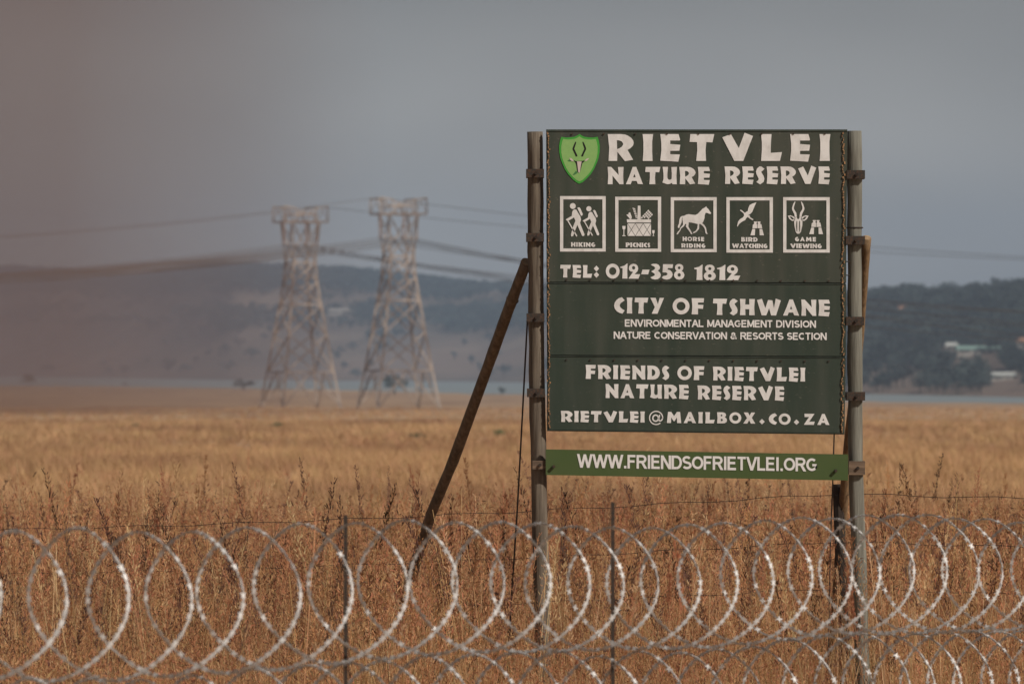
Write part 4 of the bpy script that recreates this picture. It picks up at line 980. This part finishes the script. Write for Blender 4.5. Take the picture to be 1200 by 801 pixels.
# ------------------------------------------------------------------ razor wire coils in front
AX0 = Vector((-600 / F * 27, 27, 1.77)); AX1 = Vector((600 / F * 36, 36, 1.60)); ax = AX1 - AX0; LA = ax.length; ax.normalize()
sidev = Vector((ax.y, -ax.x, 0)).normalized()
def coil(z_off, rad, s0, s1, phase, label, pitchk, seed, dside=0.0):
    r = random.Random(seed); b0 = AX0 + ax * (LA / 2); b0.z = 0
    th = thing('razor_wire_coil', label, 'razor wire', b0, 'razor wire coils')
    pts_, s = [], s0; ang = phase; n = 34; jr = [r.gauss(0, .03) for _ in range(200)]; jp = [r.gauss(1, .13) for _ in range(200)]
    core = []; angs = []
    while s < s1:
        u = s / LA; pit = (.475 - .075 * u) * pitchk
        k = int(ang / (2 * math.pi)); fr = ang / (2 * math.pi) - k
        j = jr[k] * (1 - fr) + jr[k + 1] * fr; pp = jp[k] * (1 - fr) + jp[k + 1] * fr
        R0 = rad * (1 + j); zc = z_off + .02 * math.sin(s * 1.3 + seed) 
        c = AX0 + ax * s; c.z += zc
        # slightly squashed loop; zigzag clips pull neighbours together at the sides
        wob = .035 * math.sin(3 * ang) 
        core.append(c + sidev * (-math.sin(ang) * R0 * 1.0 + dside) + Vector((0, 0, math.cos(ang) * R0 * .985)) + ax * wob)
        angs.append(ang); ang += 2 * math.pi / n; s += pit * pp / n
    cw = obj('core_wire', tube(core, .0038, 6), M_core, th, smooth=True)
    # flat barbed tape crimped round the core; its twist is shaped so some arcs look brighter
    def tape_normal(i, t_):
        th_ = angs[i]; f_ = .5 + .5 * math.cos(2 * (-th_ + R(55)))
        nf = Vector((.30, -1, .40)); nf = (nf - t_ * nf.dot(t_)).normalized(); ne = t_.cross(nf)
        a_ = R(40) + f_ * R(46) + .22 * math.sin(i * .7); return (nf * math.sin(a_) + ne * math.cos(a_)).normalized()
    V, Fc = [], []; acc = 0; TV, TF = [], []
    for i in range(1, len(core)):
        a, b = core[i - 1], core[i]; d = (b - a); t_ = d.normalized(); nn_ = tape_normal(i, t_); v = t_.cross(nn_).normalized()
        TV += [b + v * .0056 + nn_ * .0040, b - v * .0056 + nn_ * .0040]
        if i > 1: n0 = len(TV) - 4; TF.append((n0, n0 + 1, n0 + 3, n0 + 2))
        acc += d.length
        while acc > .050:
            acc -= .050; q = b - t_ * acc + nn_ * r.uniform(-.0004, .0004); hw_ = r.uniform(.013, .017)
            tw = Matrix.Rotation(r.gauss(0, .45), 3, t_); v2 = tw @ v; w_ = (tw @ nn_) * .0054; n0 = len(V)
            V += [q - t_ * .008, q + v2 * .007 - t_ * .004, q + v2 * hw_ - t_ * .015, q + v2 * .0075 + t_ * .003, q + v2 * hw_ + t_ * .015, q + t_ * .008, q - v2 * hw_ + t_ * .015, q - v2 * .0075, q - v2 * hw_ - t_ * .015]
            for k_ in range(n0, n0 + 9): V[k_] = V[k_] + w_
            V += [x_ - w_ * 2 for x_ in V[n0:n0 + 9]]
            for o_ in (0, 9):
                g = n0 + o_; Fc += [(g, g + 1, g + 2), (g, g + 3, g + 1), (g, g + 5, g + 3), (g + 5, g + 4, g + 3), (g, g + 7, g + 5), (g, g + 8, g + 7), (g + 5, g + 7, g + 6)]
    obj('tape', (TV, TF), M_core, th)
    obj('barb', (V, Fc), M_galv, th, kind='stuff')
    return th
coil(0.0, .362, -2.2, LA + 3.0, 1.2, 'upper silver razor wire coil stretched along the bottom of the view', 1.0, 3)
coil(-.70, .35, -2.2, LA + 3.0, 4.0, 'lower silver razor wire coil, mostly cut off by the bottom edge', .92, 9, .02)
for px, yt, lab in ((405, 603, 'thin rusty steel stake behind the razor wire left of the leaning pole'), (718, 588, 'thin rusty steel stake behind the razor wire below the sign panels')):
    a = (px - 600) / F
    # meet of the view column with the coil line
    k = (AX0.x - a * AX0.y) / (a * ax.y - ax.x); y = AX0.y + ax.y * k + .42; x = a * y; zt = EYE - (yt - HOR) / F * y
    obj('fence_stake', join(box((x, y, zt / 2 - .1), (.022, .005, zt + .2)), box((x, y + .012, zt / 2 - .1), (.005, .019, zt + .2))), M_rust, None, label=lab, category='stake', group='steel stakes of the razor wire')

# ------------------------------------------------------------------ air
def volume(name, col, dens, verts, faces, aniso=0.0, absn=None):
    m = bpy.data.materials.new(name); m.use_nodes = True; t = m.node_tree; t.nodes.clear()
    o = t.nodes.new('ShaderNodeOutputMaterial'); v = t.nodes.new('ShaderNodeVolumePrincipled')
    v.inputs['Color'].default_value = (*col, 1); v.inputs['Density'].default_value = dens; v.inputs['Anisotropy'].default_value = aniso
    if absn: v.inputs['Absorption Color'].default_value = (*absn, 1)
    t.links.new(v.outputs[0], o.inputs['Volume'])
    ob = obj(name, (verts, faces), m, None, kind='stuff')
    bm = bmesh.new(); bm.from_mesh(ob.data); bmesh.ops.remove_doubles(bm, verts=bm.verts, dist=1e-4)
    bmesh.ops.recalc_face_normals(bm, faces=bm.faces); bm.to_mesh(ob.data); bm.free()
    return ob
hv, hf = box((0, 4500, 118), (16000, 9600, 256))
hz = volume('haze', (.43, .57, .78), 1.45e-4, hv, hf)
hz['label'] = 'pale bluish haze hanging over the whole plain'; hz['category'] = 'haze'
# added brown veil at the left for a blurred object near the lens, thinning out to nothing before the pylons
secs = [(-1500, 1), (-900, 130), (-250, 330), (-40, 340), (50, 255), (160, 172), (250, 118), (330, 62), (390, 24), (450, 1)]
V, Fc = [], []
for px, th_ in secs:
    yc = 760
    for z_ in (-9, 66):
        for s in (-1, 1):
            y = yc + s * th_ / 2 + .01 * s; V.append(((px - 600) / F * yc, y, z_))
for i in range(len(secs) - 1):
    a = i * 4; b = a + 4
    Fc += [(a, a + 2, b + 2, b), (a + 1, b + 1, b + 3, a + 3), (a, b, b + 1, a + 1), (a + 2, a + 3, b + 3, b + 2)]
Fc += [(0, 1, 3, 2), tuple(len(V) - 4 + k for k in (0, 2, 3, 1))]
veil = volume('blur_veil', (.29, .165, .115), 3.9e-3, V, Fc)
veil['label'] = 'added brown veil at the left for a blurred object near the lens, dimming the sky and hills'; veil['category'] = 'blur_veil'
